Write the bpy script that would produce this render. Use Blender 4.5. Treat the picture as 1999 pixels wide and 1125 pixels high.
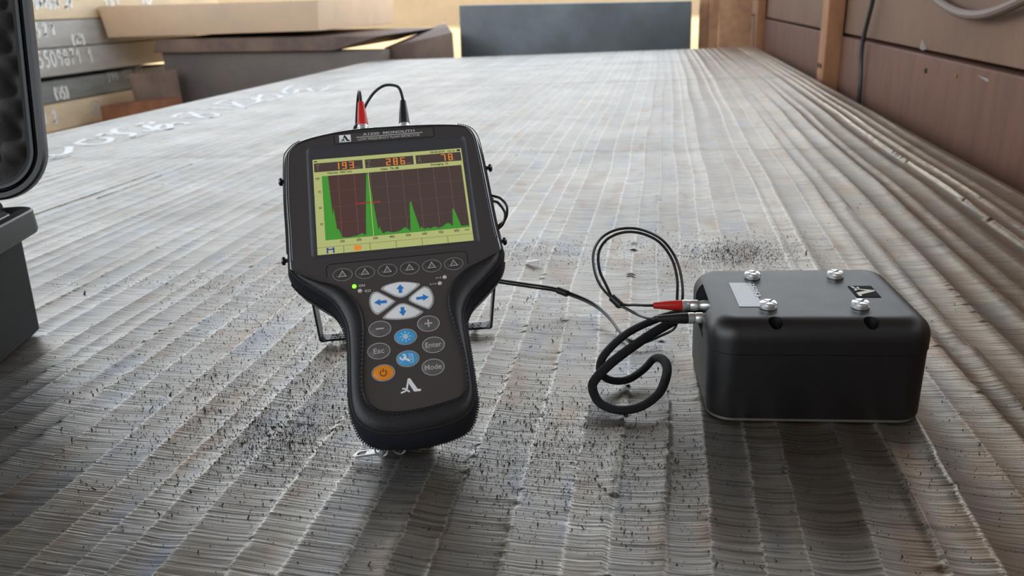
import bpy, bmesh, math, random
import numpy as np
from mathutils import Vector, Matrix
PI=math.pi
random.seed(4); rng=np.random.default_rng(4)
for o_ in list(bpy.data.objects): bpy.data.objects.remove(o_)
SC=bpy.context.scene; COL=SC.collection
def lin(c):
    c=c/255.0
    return c/12.92 if c<=.04045 else ((c+.055)/1.055)**2.4
def rgb(r,g,b): return (lin(r),lin(g),lin(b),1)
# ---------------------------------------------------------------- camera
cd=bpy.data.cameras.new('camera'); cam=bpy.data.objects.new('camera',cd); COL.objects.link(cam); SC.camera=cam
yaw,pit,rol=0.19671536,0.35507963,-0.05022985
f_=Vector((-math.sin(yaw)*math.cos(pit),math.cos(yaw)*math.cos(pit),-math.sin(pit)))
r_=Vector((math.cos(yaw),math.sin(yaw),0)); u_=r_.cross(f_)
r2=r_*math.cos(rol)+u_*math.sin(rol); u2=-r_*math.sin(rol)+u_*math.cos(rol)
cam.matrix_world=Matrix(((r2.x,u2.x,-f_.x,0),(r2.y,u2.y,-f_.y,0),(r2.z,u2.z,-f_.z,.3),(0,0,0,1)))
cd.sensor_width=36; cd.lens=1500*36/1999; cd.clip_start=.02; cd.clip_end=400
cd.dof.use_dof=True; cd.dof.focus_distance=.60; cd.dof.aperture_fstop=11
# ---------------------------------------------------------------- light
W=bpy.data.worlds.new('sky'); SC.world=W; W.use_nodes=True
bg=W.node_tree.nodes['Background']; bg.inputs[0].default_value=(.86,.93,1,1); bg.inputs[1].default_value=3.2
sl=bpy.data.lights.new('sun','SUN'); sl.energy=6.5; sl.angle=.012; sl.color=(1,.80,.52)
sun=bpy.data.objects.new('sun',sl); COL.objects.link(sun)
el,az=math.radians(50),math.radians(20)
sun.rotation_euler=Vector((math.sin(az)*math.cos(el),math.cos(az)*math.cos(el),math.sin(el))).to_track_quat('Z','Y').to_euler()
sun.location=(3,14,9)
vs=SC.view_settings; vs.view_transform='Standard'; vs.look='None'; vs.exposure=0.0; vs.gamma=1; vs.use_curve_mapping=False
# ---------------------------------------------------------------- materials
def mat(name,col,rough=.5,metal=0,spec=.5,coat=0,coat_r=.1,var=0,vscale=20,bump=0,bscale=200,stretch=(1,1,1),col2=None,emit=0,rvar=0):
    m=bpy.data.materials.new(name); m.use_nodes=True; nt=m.node_tree; b=nt.nodes['Principled BSDF']
    I=b.inputs; I['Base Color'].default_value=col; I['Roughness'].default_value=rough; I['Metallic'].default_value=metal
    I['Specular IOR Level'].default_value=spec; I['Coat Weight'].default_value=coat; I['Coat Roughness'].default_value=coat_r
    if emit: I['Emission Color'].default_value=col; I['Emission Strength'].default_value=emit
    L=nt.links.new
    if var or bump or rvar:
        tc=nt.nodes.new('ShaderNodeTexCoord'); mp=nt.nodes.new('ShaderNodeMapping'); mp.inputs['Scale'].default_value=stretch
        L(tc.outputs['Object'],mp.inputs['Vector'])
    if var or rvar:
        n=nt.nodes.new('ShaderNodeTexNoise'); n.inputs['Scale'].default_value=vscale; n.inputs['Detail'].default_value=6; n.inputs['Roughness'].default_value=.65
        L(mp.outputs[0],n.inputs['Vector'])
        rp=nt.nodes.new('ShaderNodeValToRGB'); rp.color_ramp.elements[0].position=.32; rp.color_ramp.elements[1].position=.68
        c2=col2 or tuple(x*(1-var) for x in col[:3])+(1,)
        rp.color_ramp.elements[0].color=c2; rp.color_ramp.elements[1].color=col
        L(n.outputs['Fac'],rp.inputs[0]); L(rp.outputs[0],I['Base Color'])
        if rvar:
            mr=nt.nodes.new('ShaderNodeMapRange'); mr.inputs['To Min'].default_value=rough-rvar; mr.inputs['To Max'].default_value=rough+rvar
            L(n.outputs['Fac'],mr.inputs['Value']); L(mr.outputs[0],I['Roughness'])
    if bump:
        n2=nt.nodes.new('ShaderNodeTexNoise'); n2.inputs['Scale'].default_value=bscale; n2.inputs['Detail'].default_value=4
        L(mp.outputs[0],n2.inputs['Vector'])
        bp=nt.nodes.new('ShaderNodeBump'); bp.inputs['Strength'].default_value=1; bp.inputs['Distance'].default_value=bump
        L(n2.outputs['Fac'],bp.inputs['Height']); L(bp.outputs[0],I['Normal'])
    return m
def glow(name,col,s=1.0,base=.02,rough=.25):
    m=mat(name,(base,base,base,1),rough); b=m.node_tree.nodes['Principled BSDF']
    b.inputs['Emission Color'].default_value=col; b.inputs['Emission Strength'].default_value=s
    return m
M={}
M['leather']=mat('black_leather',(.012,.012,.014,1),.42,spec=.5,bump=.00018,bscale=900,var=.3,vscale=300)
M['neoprene']=mat('black_neoprene',(.010,.011,.017,1),.75,spec=.25,bump=.0003,bscale=2500)
M['thread']=mat('black_thread',(.012,.012,.013,1),.5)
M['zip']=mat('black_zip_teeth',(.02,.02,.022,1),.3,spec=.6)
M['cover']=mat('clear_glossy_cover',(.020,.020,.022,1),.10,spec=.6,coat=1,coat_r=.04)
M['face']=mat('charcoal_plastic_face',(.056,.049,.051,1),.36,spec=.55,bump=.00008,bscale=1800,var=.12,vscale=900)
M['bezel']=mat('dark_bezel',(.048,.047,.053,1),.4,spec=.4,bump=.00008,bscale=1800)
M['memb']=mat('keypad_membrane',(.064,.054,.052,1),.33,spec=.5)
M['keydark']=mat('dark_key',(.045,.043,.043,1),.35)
M['keygrey']=mat('grey_key',(.105,.096,.094,1),.4)
M['line']=mat('pale_grey_print',rgb(178,174,172),.5)
M['white']=mat('white_print',rgb(232,232,232),.45)
M['blue']=mat('blue_print',rgb(42,128,200),.45)
M['ltblue']=mat('light_blue_key',rgb(66,160,214),.4)
M['orange']=mat('orange_key',rgb(235,140,28),.4)
M['browni']=mat('brown_print',rgb(96,58,28),.5)
M['blackp']=mat('black_print',(.012,.012,.012,1),.5)
M['chrome']=mat('nickel_metal',(.86,.86,.85,1),.3,metal=.8)
M['steelb']=mat('dark_stud_metal',(.12,.12,.12,1),.3,metal=1)
M['red']=mat('red_rubber',rgb(196,38,34),.35,spec=.5)
M['blackr']=mat('black_rubber',(.014,.014,.015,1),.38,spec=.5)
M['cable']=mat('black_cable_jacket',(.018,.018,.020,1),.3,spec=.6)
M['strap']=mat('black_braided_cord',(.011,.011,.013,1),.75,spec=.3,bump=.0009,bscale=900)
M['anod']=mat('black_anodised_shell',(.0022,.0023,.0034,1),.44,spec=.75,bump=.00003,bscale=4000,rvar=.04,vscale=60)
M['basepl']=mat('grey_base_plate',rgb(120,116,108),.45,metal=.6)
M['hole']=mat('dark_hole',(.004,.004,.004,1),.8)
M['label']=mat('silver_label',(.34,.35,.36,1),.4,metal=.6,var=.15,vscale=400)
M['stand']=mat('black_stand_paint',(.012,.012,.012,1),.35)
M['stand_top']=mat('speckled_black_paint',rgb(215,215,215),.9,spec=.05,var=1,vscale=700,col2=(.006,.006,.006,1))
M['case']=mat('dark_grey_case_plastic',(.0030,.0037,.0044,1),.55,spec=.3,bump=.0001,bscale=1500,var=.15,vscale=40)
M['caserim']=mat('case_rim_plastic',(.0105,.0120,.0130,1),.36,spec=.5)
M['gasket']=mat('black_gasket_rubber',(.012,.013,.015,1),.5)
M['foam']=mat('black_foam',(.085,.080,.080,1),.9,spec=.15,bump=.0006,bscale=700)
M['grit']=mat('black_grit',(.012,.011,.011,1),.6)
M['paint']=mat('white_marker_paint',(.88,.91,.94,1),.45)
M['chalk']=mat('white_chalk',(.95,.95,.92,1),.9)
M['chalkf']=mat('faint_chalk',(.55,.55,.53,1),.9)
M['yprint']=mat('yellow_paint_spot',rgb(150,120,40),.8)
for n_ in M['stand_top'].node_tree.nodes:
    if n_.type=='VALTORGB': n_.color_ramp.elements[0].position=.51; n_.color_ramp.elements[1].position=.56
M['blackm']=mat('matt_black_print',(.006,.006,.006,1),.8,spec=.2)
M['cream']=mat('cream_print',rgb(236,232,220),.6)
D={
 'C_up': [(-77.6,-50.9),(-77.8,-22.3),(-78.5,12.3),(-77.5,43.7),(-74.5,51.2),(-67.3,57.1),(-50.7,61.7),(-24.8,65.0),(11.3,65.1),(43.7,63.6),(63.1,60.4),(69.9,52.1),(72.0,36.6),(73.5,10.8),(75.2,-27.5),(77.5,-50.6)],
 'C_ha': [(77.5,-50.6),(73.7,-61.6),(62.7,-72.9),(50.3,-84.1),(43.7,-95.0),(42.1,-105.9),(42.6,-122.6),(43.2,-150.5),(42.4,-163.2),(36.0,-171.7),(27.9,-175.4),(15.4,-178.0),(-5.1,-179.3),(-19.7,-177.4),(-27.4,-174.7),(-35.1,-168.8),(-39.6,-158.7),(-40.2,-141.8),(-38.9,-110.0),(-40.5,-94.8),(-47.5,-79.9),(-58.2,-70.4),(-70.4,-60.2),(-77.6,-50.9)],
 'ST': [(74.5,-53.9),(62.0,-58.8),(49.6,-64.1),(39.6,-72.4),(33.9,-83.1),(32.8,-93.7),(34.8,-107.6),(37.8,-120.3),(39.2,-138.2),(38.4,-151.0),(34.0,-158.5),(24.2,-161.2),(8.9,-163.6),(-7.4,-164.4),(-19.6,-162.5),(-27.1,-157.7),(-30.7,-150.9),(-31.4,-141.0),(-29.9,-124.0),(-27.9,-105.0),(-28.2,-94.6),(-30.4,-85.0),(-36.6,-75.2),(-46.3,-67.0),(-58.6,-62.4),(-74.8,-54.2)],
 'plate': [(-39.4,60.3),(37.0,60.1),(36.9,51.8),(-39.0,52.5)],
 'logo_sq': [(-36.2,59.6),(-27.1,59.6),(-27.2,53.0),(-36.0,52.9)],
 't_top': [(-17.8,58.0),(22.7,57.3),(22.8,59.8),(-18.0,60.3)],
 't_line': [(-22.9,56.7),(28.7,56.2)],
 't_bot': [(-21.7,53.0),(26.5,53.0),(26.5,55.3),(-21.8,55.2)],
 'recess': [(-61.6,46.9),(-58.3,50.8),(58.6,50.8),(63.1,47.1),(60.4,-42.1),(57.2,-46.0),(-60.3,-44.3),(-63.5,-41.5)],
 'memb': [(-50.9,-62.5),(-51.2,-52.6),(-48.4,-50.1),(46.9,-49.7),(50.4,-52.7),(50.7,-61.2)],
 'soft': [(-40.3,-58.6),(-24.1,-59.8),(-7.9,-59.9),(8.3,-59.7),(24.4,-59.7),(40.3,-58.7)],
 'softr': [(-47.3,-57.8),(-33.2,-59.4),(-40.0,-53.7),(-40.6,-63.5)],
 'tri': [(-40.1,-55.2),(-36.8,-61.2),(-43.5,-61.2)],
 'led': [(-32.6,-69.1),(-28.8,-73.1),(32.6,-69.0),(28.6,-73.5)],
 'on': [(-29.8,-69.8),(-25.3,-70.0),(-25.2,-68.3)],
 'bat': [(-25.7,-73.5),(-21.2,-73.6)],
 'ic': [(26.4,-68.8),(29.8,-69.2),(21.3,-73.2),(25.9,-73.4)],
 'k_up': [(-12.7,-73.2),(-9.6,-71.0),(0.5,-69.5),(11.5,-71.7),(12.8,-73.3),(8.6,-76.6),(2.0,-80.6),(-2.9,-80.2),(-11.1,-74.9)],
 'k_dn': [(0.5,-86.6),(4.1,-87.8),(12.3,-93.1),(12.6,-94.7),(7.2,-97.4),(-3.2,-97.7),(-11.9,-96.2),(-12.6,-94.4),(-3.6,-87.6)],
 'k_lf': [(-17.3,-75.6),(-15.3,-76.3),(-6.5,-82.7),(-6.0,-84.6),(-15.8,-91.3),(-18.5,-91.6),(-21.1,-88.4),(-22.3,-82.9),(-21.3,-78.3),(-19.3,-76.0)],
 'k_rt': [(6.0,-83.1),(7.9,-80.8),(15.5,-75.8),(18.0,-75.5),(20.7,-77.6),(22.4,-83.2),(21.7,-87.9),(19.1,-91.3),(16.8,-91.2),(7.4,-85.6)],
 'a_up': [(0.0,-71.4),(2.7,-74.9),(1.1,-75.0),(1.0,-78.1),(-1.5,-78.0),(-1.4,-74.9),(-3.0,-74.8)],
 'a_dn': [(0.1,-95.9),(-2.7,-92.3),(-1.3,-92.3),(-1.2,-89.0),(1.4,-89.1),(1.3,-91.9),(2.7,-91.9)],
 'a_lf': [(-19.6,-83.5),(-15.2,-81.0),(-15.2,-82.4),(-10.5,-82.4),(-10.5,-84.8),(-15.1,-84.6),(-15.1,-86.2)],
 'a_rt': [(19.6,-83.4),(15.3,-80.7),(15.3,-82.4),(10.5,-82.6),(10.5,-84.7),(15.1,-84.6),(15.3,-85.9)],
 'btn': [(-17.0,-103.5),(17.2,-103.3),(0.3,-111.4),(-19.0,-119.8),(19.2,-119.5),(0.4,-127.6),(-17.1,-135.8),(17.3,-135.6)],
 'btnr': [(-24.7,-102.6),(-9.2,-104.4),(-16.5,-97.7),(-17.4,-109.3)],
 'logo': [(-6.6,-152.0),(7.3,-151.3),(0.4,-141.7)],
 'stud': [(-86.3,35.4),(-85.7,-33.6),(83.3,33.6),(83.9,-34.7)],
 'conn': [(-18.1,84.3),(-18.5,114.4),(14.6,82.8),(16.2,110.9)],
 'pull': [(-26.0,-178.8)],
 'arc': [(-0.2125,0.6354,0.2315),(-0.2168,0.6419,0.2368),(-0.2243,0.6459,0.2391),(-0.2329,0.6479,0.2383),(-0.2424,0.6494,0.2328),(-0.2507,0.6483,0.2227),(-0.2592,0.6487,0.2083)],
 'arc2': [(-0.2462,0.6263,0.2339),(-0.2489,0.6329,0.2357),(-0.2531,0.6409,0.2336),(-0.2579,0.6482,0.2251),(-0.2617,0.6498,0.2073)],
 'lp': [(-0.2625,0.6488,0.1976),(-0.2351,0.648,0.1663),(-0.1819,0.6555,0.148),(-0.1439,0.6515,0.1409),(-0.1341,0.6479,0.138),(-0.1289,0.6429,0.131),(-0.1326,0.6354,0.1201),(-0.1537,0.6254,0.1141),(-0.1823,0.632,0.1237),(-0.1719,0.6509,0.1397),(-0.1415,0.6394,0.1393),(-0.1338,0.6364,0.1364),(-0.129,0.6329,0.1281),(-0.1341,0.6282,0.1175),(-0.1585,0.6244,0.1074)],
 'gr': [(-0.2003,0.7372,0.04),(-0.1658,0.7397,0.03),(-0.1311,0.7422,0.024),(-0.0993,0.7447,0.018),(-0.0659,0.7283,0.012),(-0.0462,0.7025,0.008),(-0.0332,0.6726,0.005),(-0.0228,0.6533,0.004),(-0.0117,0.653,0.005),(0.0035,0.6625,0.008),(0.0172,0.6641,0.018)],
 'loop': [(0.0233,0.645,0.0449),(0.0228,0.65,0.0642),(0.0172,0.66,0.0817),(0.0044,0.66,0.0991),(-0.0138,0.655,0.1094),(-0.0313,0.65,0.1112),(-0.0461,0.645,0.1052),(-0.0534,0.64,0.0931),(-0.0518,0.63,0.0787),(-0.045,0.62,0.0674),(-0.0323,0.61,0.0575)],
 'rp': [(-0.0323,0.61,0.0575),(-0.0213,0.605,0.0574),(-0.0128,0.602,0.0597),(-0.0057,0.6,0.0621)],
 'bp': [(-0.0323,0.61,0.0575),(-0.0245,0.6,0.0589),(-0.0157,0.585,0.0602),(-0.0041,0.58,0.0607)],
 'strap': [(0.0407,0.6087,0.057),(0.0255,0.6098,0.052),(0.0025,0.6073,0.045),(-0.0216,0.5926,0.038),(-0.0387,0.5736,0.028),(-0.0433,0.567,0.018),(-0.0399,0.5656,0.01),(-0.0304,0.5669,0.006),(-0.0194,0.5716,0.006),(-0.008,0.5844,0.009),(-0.0002,0.5921,0.015),(0.0064,0.5844,0.019),(0.0105,0.5695,0.019),(0.0088,0.551,0.016),(0.0034,0.5371,0.011),(-0.0099,0.5255,0.006),(-0.0264,0.521,0.005),(-0.0406,0.529,0.006),(-0.0468,0.538,0.013),(-0.045,0.5459,0.018),(-0.0318,0.5629,0.026),(-0.0084,0.5856,0.036),(0.0125,0.5968,0.046),(0.0253,0.6009,0.052),(0.0389,0.6054,0.056)],
 'stand': [(-0.3152,0.6316,0.006),(-0.1576,0.6752,0.006),(-0.277,0.5466,0.1261),(-0.128,0.5922,0.121)],
 'puller': [(-0.2077,0.4381,0.004),(-0.2073,0.4441,0.004),(-0.1998,0.4476,0.004),(-0.1928,0.4477,0.004),(-0.1902,0.4446,0.004),(-0.1989,0.441,0.004)],
 'tab': [(-0.1959,0.4516,0.0),(-0.1582,0.4583,0.0)],
 'flake': (-0.1478,0.8789,0.0),
 'paint': [[(-1.374,3.237),(-1.471,3.295),(-1.547,3.303),(-1.613,3.302),(-1.543,3.075),(-1.473,2.965),(-1.455,2.998),(-1.499,3.12),(-1.473,3.154),(-1.4,3.039),(-1.363,3.046),(-1.379,3.148),(-1.377,3.225)],[(-1.617,2.956),(-1.576,2.937),(-1.507,2.783),(-1.442,2.732),(-1.439,2.84),(-1.518,2.933),(-1.548,2.94)],[(-1.62,2.669),(-1.636,2.763),(-1.593,2.801),(-1.542,2.814),(-1.475,2.729),(-1.454,2.637),(-1.495,2.623),(-1.586,2.72)],[(-1.614,2.541),(-1.551,2.53),(-1.49,2.527),(-1.432,2.541),(-1.536,2.631),(-1.62,2.669)],[(-1.578,2.339),(-1.609,2.424),(-1.577,2.437),(-1.52,2.373),(-1.447,2.299),(-1.418,2.315),(-1.432,2.366),(-1.482,2.403),(-1.513,2.39),(-1.508,2.336),(-1.532,2.312),(-1.578,2.339)],[(-1.582,2.15),(-1.6,2.215),(-1.553,2.193),(-1.543,2.139),(-1.453,2.061),(-1.42,2.071),(-1.472,2.151),(-1.507,2.156),(-1.454,2.047),(-1.487,2.037)],[(-1.472,2.151),(-1.47,2.197),(-1.407,2.164)],[(-1.593,2.049),(-1.61,2.094),(-1.576,2.09)],[(-1.593,2.049),(-1.542,2.007),(-1.5,1.997),(-1.463,1.967),(-1.449,1.927)],[(-1.57,1.952),(-1.581,1.993),(-1.55,1.997),(-1.489,1.983)],[(-1.545,1.838),(-1.57,1.901),(-1.544,1.924),(-1.503,1.915),(-1.472,1.879),(-1.459,1.831),(-1.485,1.81),(-1.545,1.838)],[(-1.481,1.661),(-1.458,1.669),(-1.461,1.7),(-1.521,1.779),(-1.536,1.776)],[(-1.455,1.63),(-1.446,1.639)]],
 'chalk': [('541537-21', (4.376, 0.407), (4.71, 0.402), 0.05), ('75-2-1', (4.315, 0.246), (4.504, 0.247), 0.067), ('(17)', (4.632, 0.178), (4.757, 0.177), 0.059), ('5509871 1', (4.284, 0.063), (4.791, 0.06), 0.091), ('394 108 55', (4.925, -0.084), (5.33, -0.069), 0.054), ('(15)', (4.401, -0.139), (4.534, -0.142), 0.067), ('31-2', (4.154, -0.259), (4.324, -0.269), 0.068), ('161', (5.008, 0.414), (5.193, 0.419), 0.052), ('10', (5.408, 0.42), (5.562, 0.422), 0.07)],
 'circ': ((4.681,-0.227),0.049,0.042),
 'blobs': [((-0.345,0.575),(0.057,0.005),(-0.053,0.103),900),((-0.356,0.507),(0.044,0.004),(-0.023,0.039),450),((-0.269,0.476),(0.036,0.004),(-0.018,0.039),800),((-0.268,0.533),(0.026,0.002),(-0.033,0.078),500),((-0.439,0.546),(0.072,0.006),(-0.034,0.051),300),((-0.395,0.721),(0.029,0.002),(-0.047,0.098),250),((-0.427,0.69),(0.045,0.003),(-0.049,0.091),250),((-0.546,0.786),(0.098,0.005),(-0.013,0.021),220),((-0.146,0.909),(0.077,0.003),(-0.004,0.025),260),((-0.084,0.932),(0.077,0.002),(-0.003,0.035),220),((0.024,0.915),(0.024,0.001),(0.001,0.064),160),((0.093,0.938),(0.043,0.001),(0.004,0.048),420),((0.151,0.92),(0.035,0.001),(0.009,0.063),160),((-0.091,0.486),(0.03,0.003),(-0.009,0.054),900),((-0.046,0.491),(0.03,0.003),(-0.004,0.046),500),((0.003,0.462),(0.034,0.004),(-0.0,0.041),200),((-0.146,0.446),(0.033,0.003),(-0.004,0.013),150),((-0.086,0.395),(0.276,0.032),(-0.013,0.07),500),((-1.364,1.612),(0.227,-0.014),(-0.113,0.143),200),((0.142,0.465),(0.048,0.005),(0.014,0.06),250),((0.01,0.636),(0.045,0.004),(0.0,0.058),200),((-0.125,0.614),(0.223,0.018),(-0.027,0.152),500),((-0.007,0.443),(0.083,0.009),(-0.001,0.038),400),((-0.318,0.428),(0.076,0.008),(-0.024,0.04),400),((-0.116,0.71),(0.031,0.002),(-0.008,0.057),100),((-0.881,2.207),(0.766,-0.115),(-0.148,0.388),120),((0.287,1.081),(0.096,0.001),(0.042,0.179),150),((0.095,0.928),(0.033,0.001),(0.003,0.029),1500),((-0.145,1.648),(0.213,-0.017),(-0.003,0.037),150),((-0.696,1.345),(0.126,-0.004),(-0.022,0.046),120),((-0.159,0.952),(0.074,0.002),(-0.002,0.014),150),((-0.296,0.6),(0.019,0.002),(-0.029,0.069),250),((-0.285,0.466),(0.024,0.002),(-0.011,0.022),300)],
 'o': (-0.197876,0.544305,0.164145),
 'E1': (0.945439,0.325744,0.005991),
 'E2': (-0.22341,0.634821,0.739656),
 'N': (0.237135,-0.700638,0.672959),
}
# ---------------------------------------------------------------- mesh helpers
ORG={}
def V(*a): return Vector(a)
class MB:
    def __init__(s): s.v=[]; s.f=[]
    def add(s,vs,fs):
        n=len(s.v); s.v+= [tuple(p) for p in vs]; s.f+=[tuple(i+n for i in f) for f in fs]; return s
    def loft(s,rings,closed=True,cap0=False,cap1=False):
        n=len(rings[0]); vs=[p for r in rings for p in r]; fs=[]
        for k in range(len(rings)-1):
            for i in range(n if closed else n-1):
                j=(i+1)%n; fs.append((k*n+i,k*n+j,(k+1)*n+j,(k+1)*n+i))
        if cap0: fs.append(tuple(range(n-1,-1,-1)))
        if cap1: fs.append(tuple((len(rings)-1)*n+i for i in range(n)))
        return s.add(vs,fs)
    def tube(s,path,r,n=8,closed=False,rz=None,caps=True,up=None):
        P=[Vector(p) for p in path]; m=len(P); rings=[]; pn=None
        for i in range(m):
            if closed: t=(P[(i+1)%m]-P[i-1])
            else: t=P[min(i+1,m-1)]-P[max(i-1,0)]
            t.normalize()
            if pn is None:
                a=Vector(up) if up else (Vector((0,0,1)) if abs(t.z)<.9 else Vector((1,0,0)))
                pn=(a-t*a.dot(t)).normalized()
            else: pn=(pn-t*pn.dot(t)).normalized()
            b=t.cross(pn); ri=r[i] if hasattr(r,'__len__') else r; r2_=ri*(rz or 1)
            rings.append([P[i]+pn*(r2_*math.sin(2*PI*k/n))+b*(ri*math.cos(2*PI*k/n)) for k in range(n)])
        if closed: rings.append(rings[0])
        return s.loft(rings,True,caps and not closed,caps and not closed)
    def lathe(s,o,ax,prof,n=20):
        o=Vector(o); ax=Vector(ax).normalized(); a=ax.orthogonal().normalized(); b=ax.cross(a)
        return s.loft([[o+ax*t+a*(r*math.cos(2*PI*k/n))+b*(r*math.sin(2*PI*k/n)) for k in range(n)] for t,r in prof],True,True,True)
    def box(s,c,h,R=None):
        vs=[]
        for x in (-1,1):
            for y in (-1,1):
                for z in (-1,1):
                    d=Vector((x*h[0],y*h[1],z*h[2])); d=R@d if R else d; vs.append(Vector(c)+d)
        return s.add(vs,[(0,1,3,2),(4,6,7,5),(0,4,5,1),(2,3,7,6),(0,2,6,4),(1,5,7,3)])
    def hexa(s,b4,t4): return s.add(list(b4)+list(t4),[(3,2,1,0),(4,5,6,7),(0,1,5,4),(1,2,6,5),(2,3,7,6),(3,0,4,7)])
    def ribbon(s,pts,w,nrm,lift=0):
        P=[Vector(p) for p in pts]; nrm=Vector(nrm); L=[];R=[]
        for i in range(len(P)):
            t=(P[min(i+1,len(P)-1)]-P[max(i-1,0)]); t=(t-nrm*t.dot(nrm))
            if t.length<1e-9: t=nrm.orthogonal()
            t.normalize(); b=nrm.cross(t)*(w/2); L.append(P[i]+b+nrm*lift); R.append(P[i]-b+nrm*lift)
        n=len(P); return s.add(L+R,[(i,n+i,n+i+1,i+1) for i in range(n-1)])
    def build(s,name,m,parent=None,smooth=35,label=None,kind=None,bevel=0,seg=2,fix=True):
        org=Vector((0,0,0))
        if parent is not None: org=ORG[parent.name]
        me=bpy.data.meshes.new(name); me.from_pydata([tuple(Vector(p)-org) for p in s.v],[],s.f); me.update()
        if bevel or fix:
            bm=bmesh.new(); bm.from_mesh(me)
            if fix and len(bm.faces)<60000: bmesh.ops.recalc_face_normals(bm,faces=bm.faces)
            if bevel: bmesh.ops.bevel(bm,geom=[e for e in bm.edges if e.is_manifold and e.calc_face_angle(0)>.5],offset=bevel,segments=seg,affect='EDGES',profile=.6)
            bm.to_mesh(me); bm.free()
        if smooth:
            for p in me.polygons: p.use_smooth=True
            me.set_sharp_from_angle(angle=math.radians(smooth))
        if m: me.materials.append(M[m] if isinstance(m,str) else m)
        o=bpy.data.objects.new(name,me); COL.objects.link(o)
        if parent is not None: o.parent=parent
        ORG[o.name]=org
        if label: o['label']=label
        if kind: o['kind']=kind
        return o
def thing(name,label,cat,loc,group=None):
    o=bpy.data.objects.new(name,None); COL.objects.link(o); o.location=loc; o.empty_display_size=.02
    o['label']=label; o['category']=cat
    if group: o['group']=group
    ORG[o.name]=Vector(loc); return o
def tag(o,label,cat,group=None):
    o['label']=label; o['category']=cat
    if group: o['group']=group
    return o
def cr_spline(P,n=6,closed=False):
    P=[Vector(p) for p in P]; out=[]; m=len(P)
    for i in range(m if closed else m-1):
        if closed: a,b,c,d=P[i-1],P[i],P[(i+1)%m],P[(i+2)%m]
        else: a,b,c,d=P[max(i-1,0)],P[i],P[i+1],P[min(i+2,m-1)]
        for k in range(n):
            t=k/n
            out.append(.5*((2*b)+(c-a)*t+(2*a-5*b+4*c-d)*t*t+(3*b-a-3*c+d)*t**3))
    if not closed: out.append(P[-1].copy())
    return out
def resample(P,n,closed=False):
    P=[Vector(p) for p in P]
    if closed: P=P+[P[0]]
    L=[0]
    for i in range(1,len(P)): L.append(L[-1]+(P[i]-P[i-1]).length)
    out=[]; j=0
    for k in range(n):
        s=L[-1]*k/(n if closed else n-1)
        while j<len(L)-2 and L[j+1]<s: j+=1
        t=(s-L[j])/max(L[j+1]-L[j],1e-12); out.append(P[j].lerp(P[j+1],min(max(t,0),1)))
    return out
def offset2(P,d,closed=True):
    # inward (to the left of travel for ccw) offset of a 2-D loop; d scalar or list, positive = outward for clockwise loops
    n=len(P); out=[]
    for i in range(n):
        a=P[i-1] if closed or i>0 else P[i]; b=P[(i+1)%n] if closed or i<n-1 else P[i]
        t=Vector((b[0]-a[0],b[1]-a[1]))
        if t.length<1e-9: t=Vector((1,0))
        t.normalize(); nn=Vector((-t.y,t.x)); dd=d[i] if hasattr(d,'__len__') else d
        out.append(Vector((P[i][0],P[i][1]))+nn*dd)
    return out
TXT={}
def text_poly(body,bold=0):
    k=(body,bold)
    if k not in TXT:
        c=bpy.data.curves.new('t','FONT'); c.body=body; c.size=1; c.offset=bold; c.resolution_u=3
        ob=bpy.data.objects.new('t',c); me=bpy.data.meshes.new_from_object(ob)
        vs=np.array([v.co[:] for v in me.vertices]); fs=[tuple(p.vertices) for p in me.polygons]
        bpy.data.objects.remove(ob); bpy.data.curves.remove(c); bpy.data.meshes.remove(me); TXT[k]=(vs,fs)
    return TXT[k]
def text_mb(mb,body,P0,ex,ey,w,h,align='l',bold=0):
    """flat lettering: box w x h from P0 (left base) along ex, ey; w None keeps the proportion"""
    vs,fs=text_poly(body,bold); a=vs.min(0); b=vs.max(0); sy=h/(b[1]-a[1]); sx=w/(b[0]-a[0]) if w else sy
    W_=(b[0]-a[0])*sx; off={'l':0,'r':-W_,'c':-W_/2}[align]
    mb.add([Vector(P0)+Vector(ex)*((v[0]-a[0])*sx+off)+Vector(ey)*((v[1]-a[1])*sy) for v in vs],fs)
SEG={'0':'abcdef','1':'bc','2':'abged','3':'abgcd','4':'fgbc','5':'afgcd','6':'afgedc','7':'abc','8':'abcdefg','9':'abcdfg'}
# hand-drawn strokes in a unit cell (x right, y up)
HW={'0':[[(.5,1),(.15,.8),(.1,.3),(.45,0),(.85,.25),(.85,.75),(.5,1)]],'1':[[(.15,.6),(.6,1),(.62,.5),(.66,0)]],'2':[[(.1,.75),(.35,1),(.75,.85),(.6,.45),(.1,.02),(.45,.08),(.9,0)]],
 '3':[[(.15,.95),(.6,1),(.75,.75),(.4,.55),(.8,.35),(.6,0),(.1,.08)]],'4':[[(.3,1),(.15,.5),(.85,.5)],[(.7,.95),(.72,0)]],'5':[[(.85,1),(.3,.98),(.25,.6),(.7,.55),(.8,.2),(.45,0),(.1,.1)]],
 '6':[[(.7,1),(.25,.6),(.15,.2),(.5,0),(.85,.2),(.6,.45),(.2,.3)]],'7':[[(.1,.95),(.85,1),(.5,.45),(.4,0)],[(.3,.5),(.75,.52)]],'8':[[(.5,.52),(.15,.75),(.5,1),(.82,.78),(.5,.52),(.12,.22),(.5,0),(.88,.22),(.5,.52)]],
 '9':[[(.8,.7),(.45,.5),(.15,.75),(.5,1),(.82,.75),(.75,.3),(.6,0)]],'(':[[(.7,1.1),(.4,.7),(.4,.3),(.7,-.1)]],')':[[(.3,1.1),(.6,.7),(.6,.3),(.3,-.1)]],'-':[[(.42,.42),(.58,.44)]],' ':[],'L':[[(.3,1),(.35,.05),(.85,.1)]]}
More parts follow.
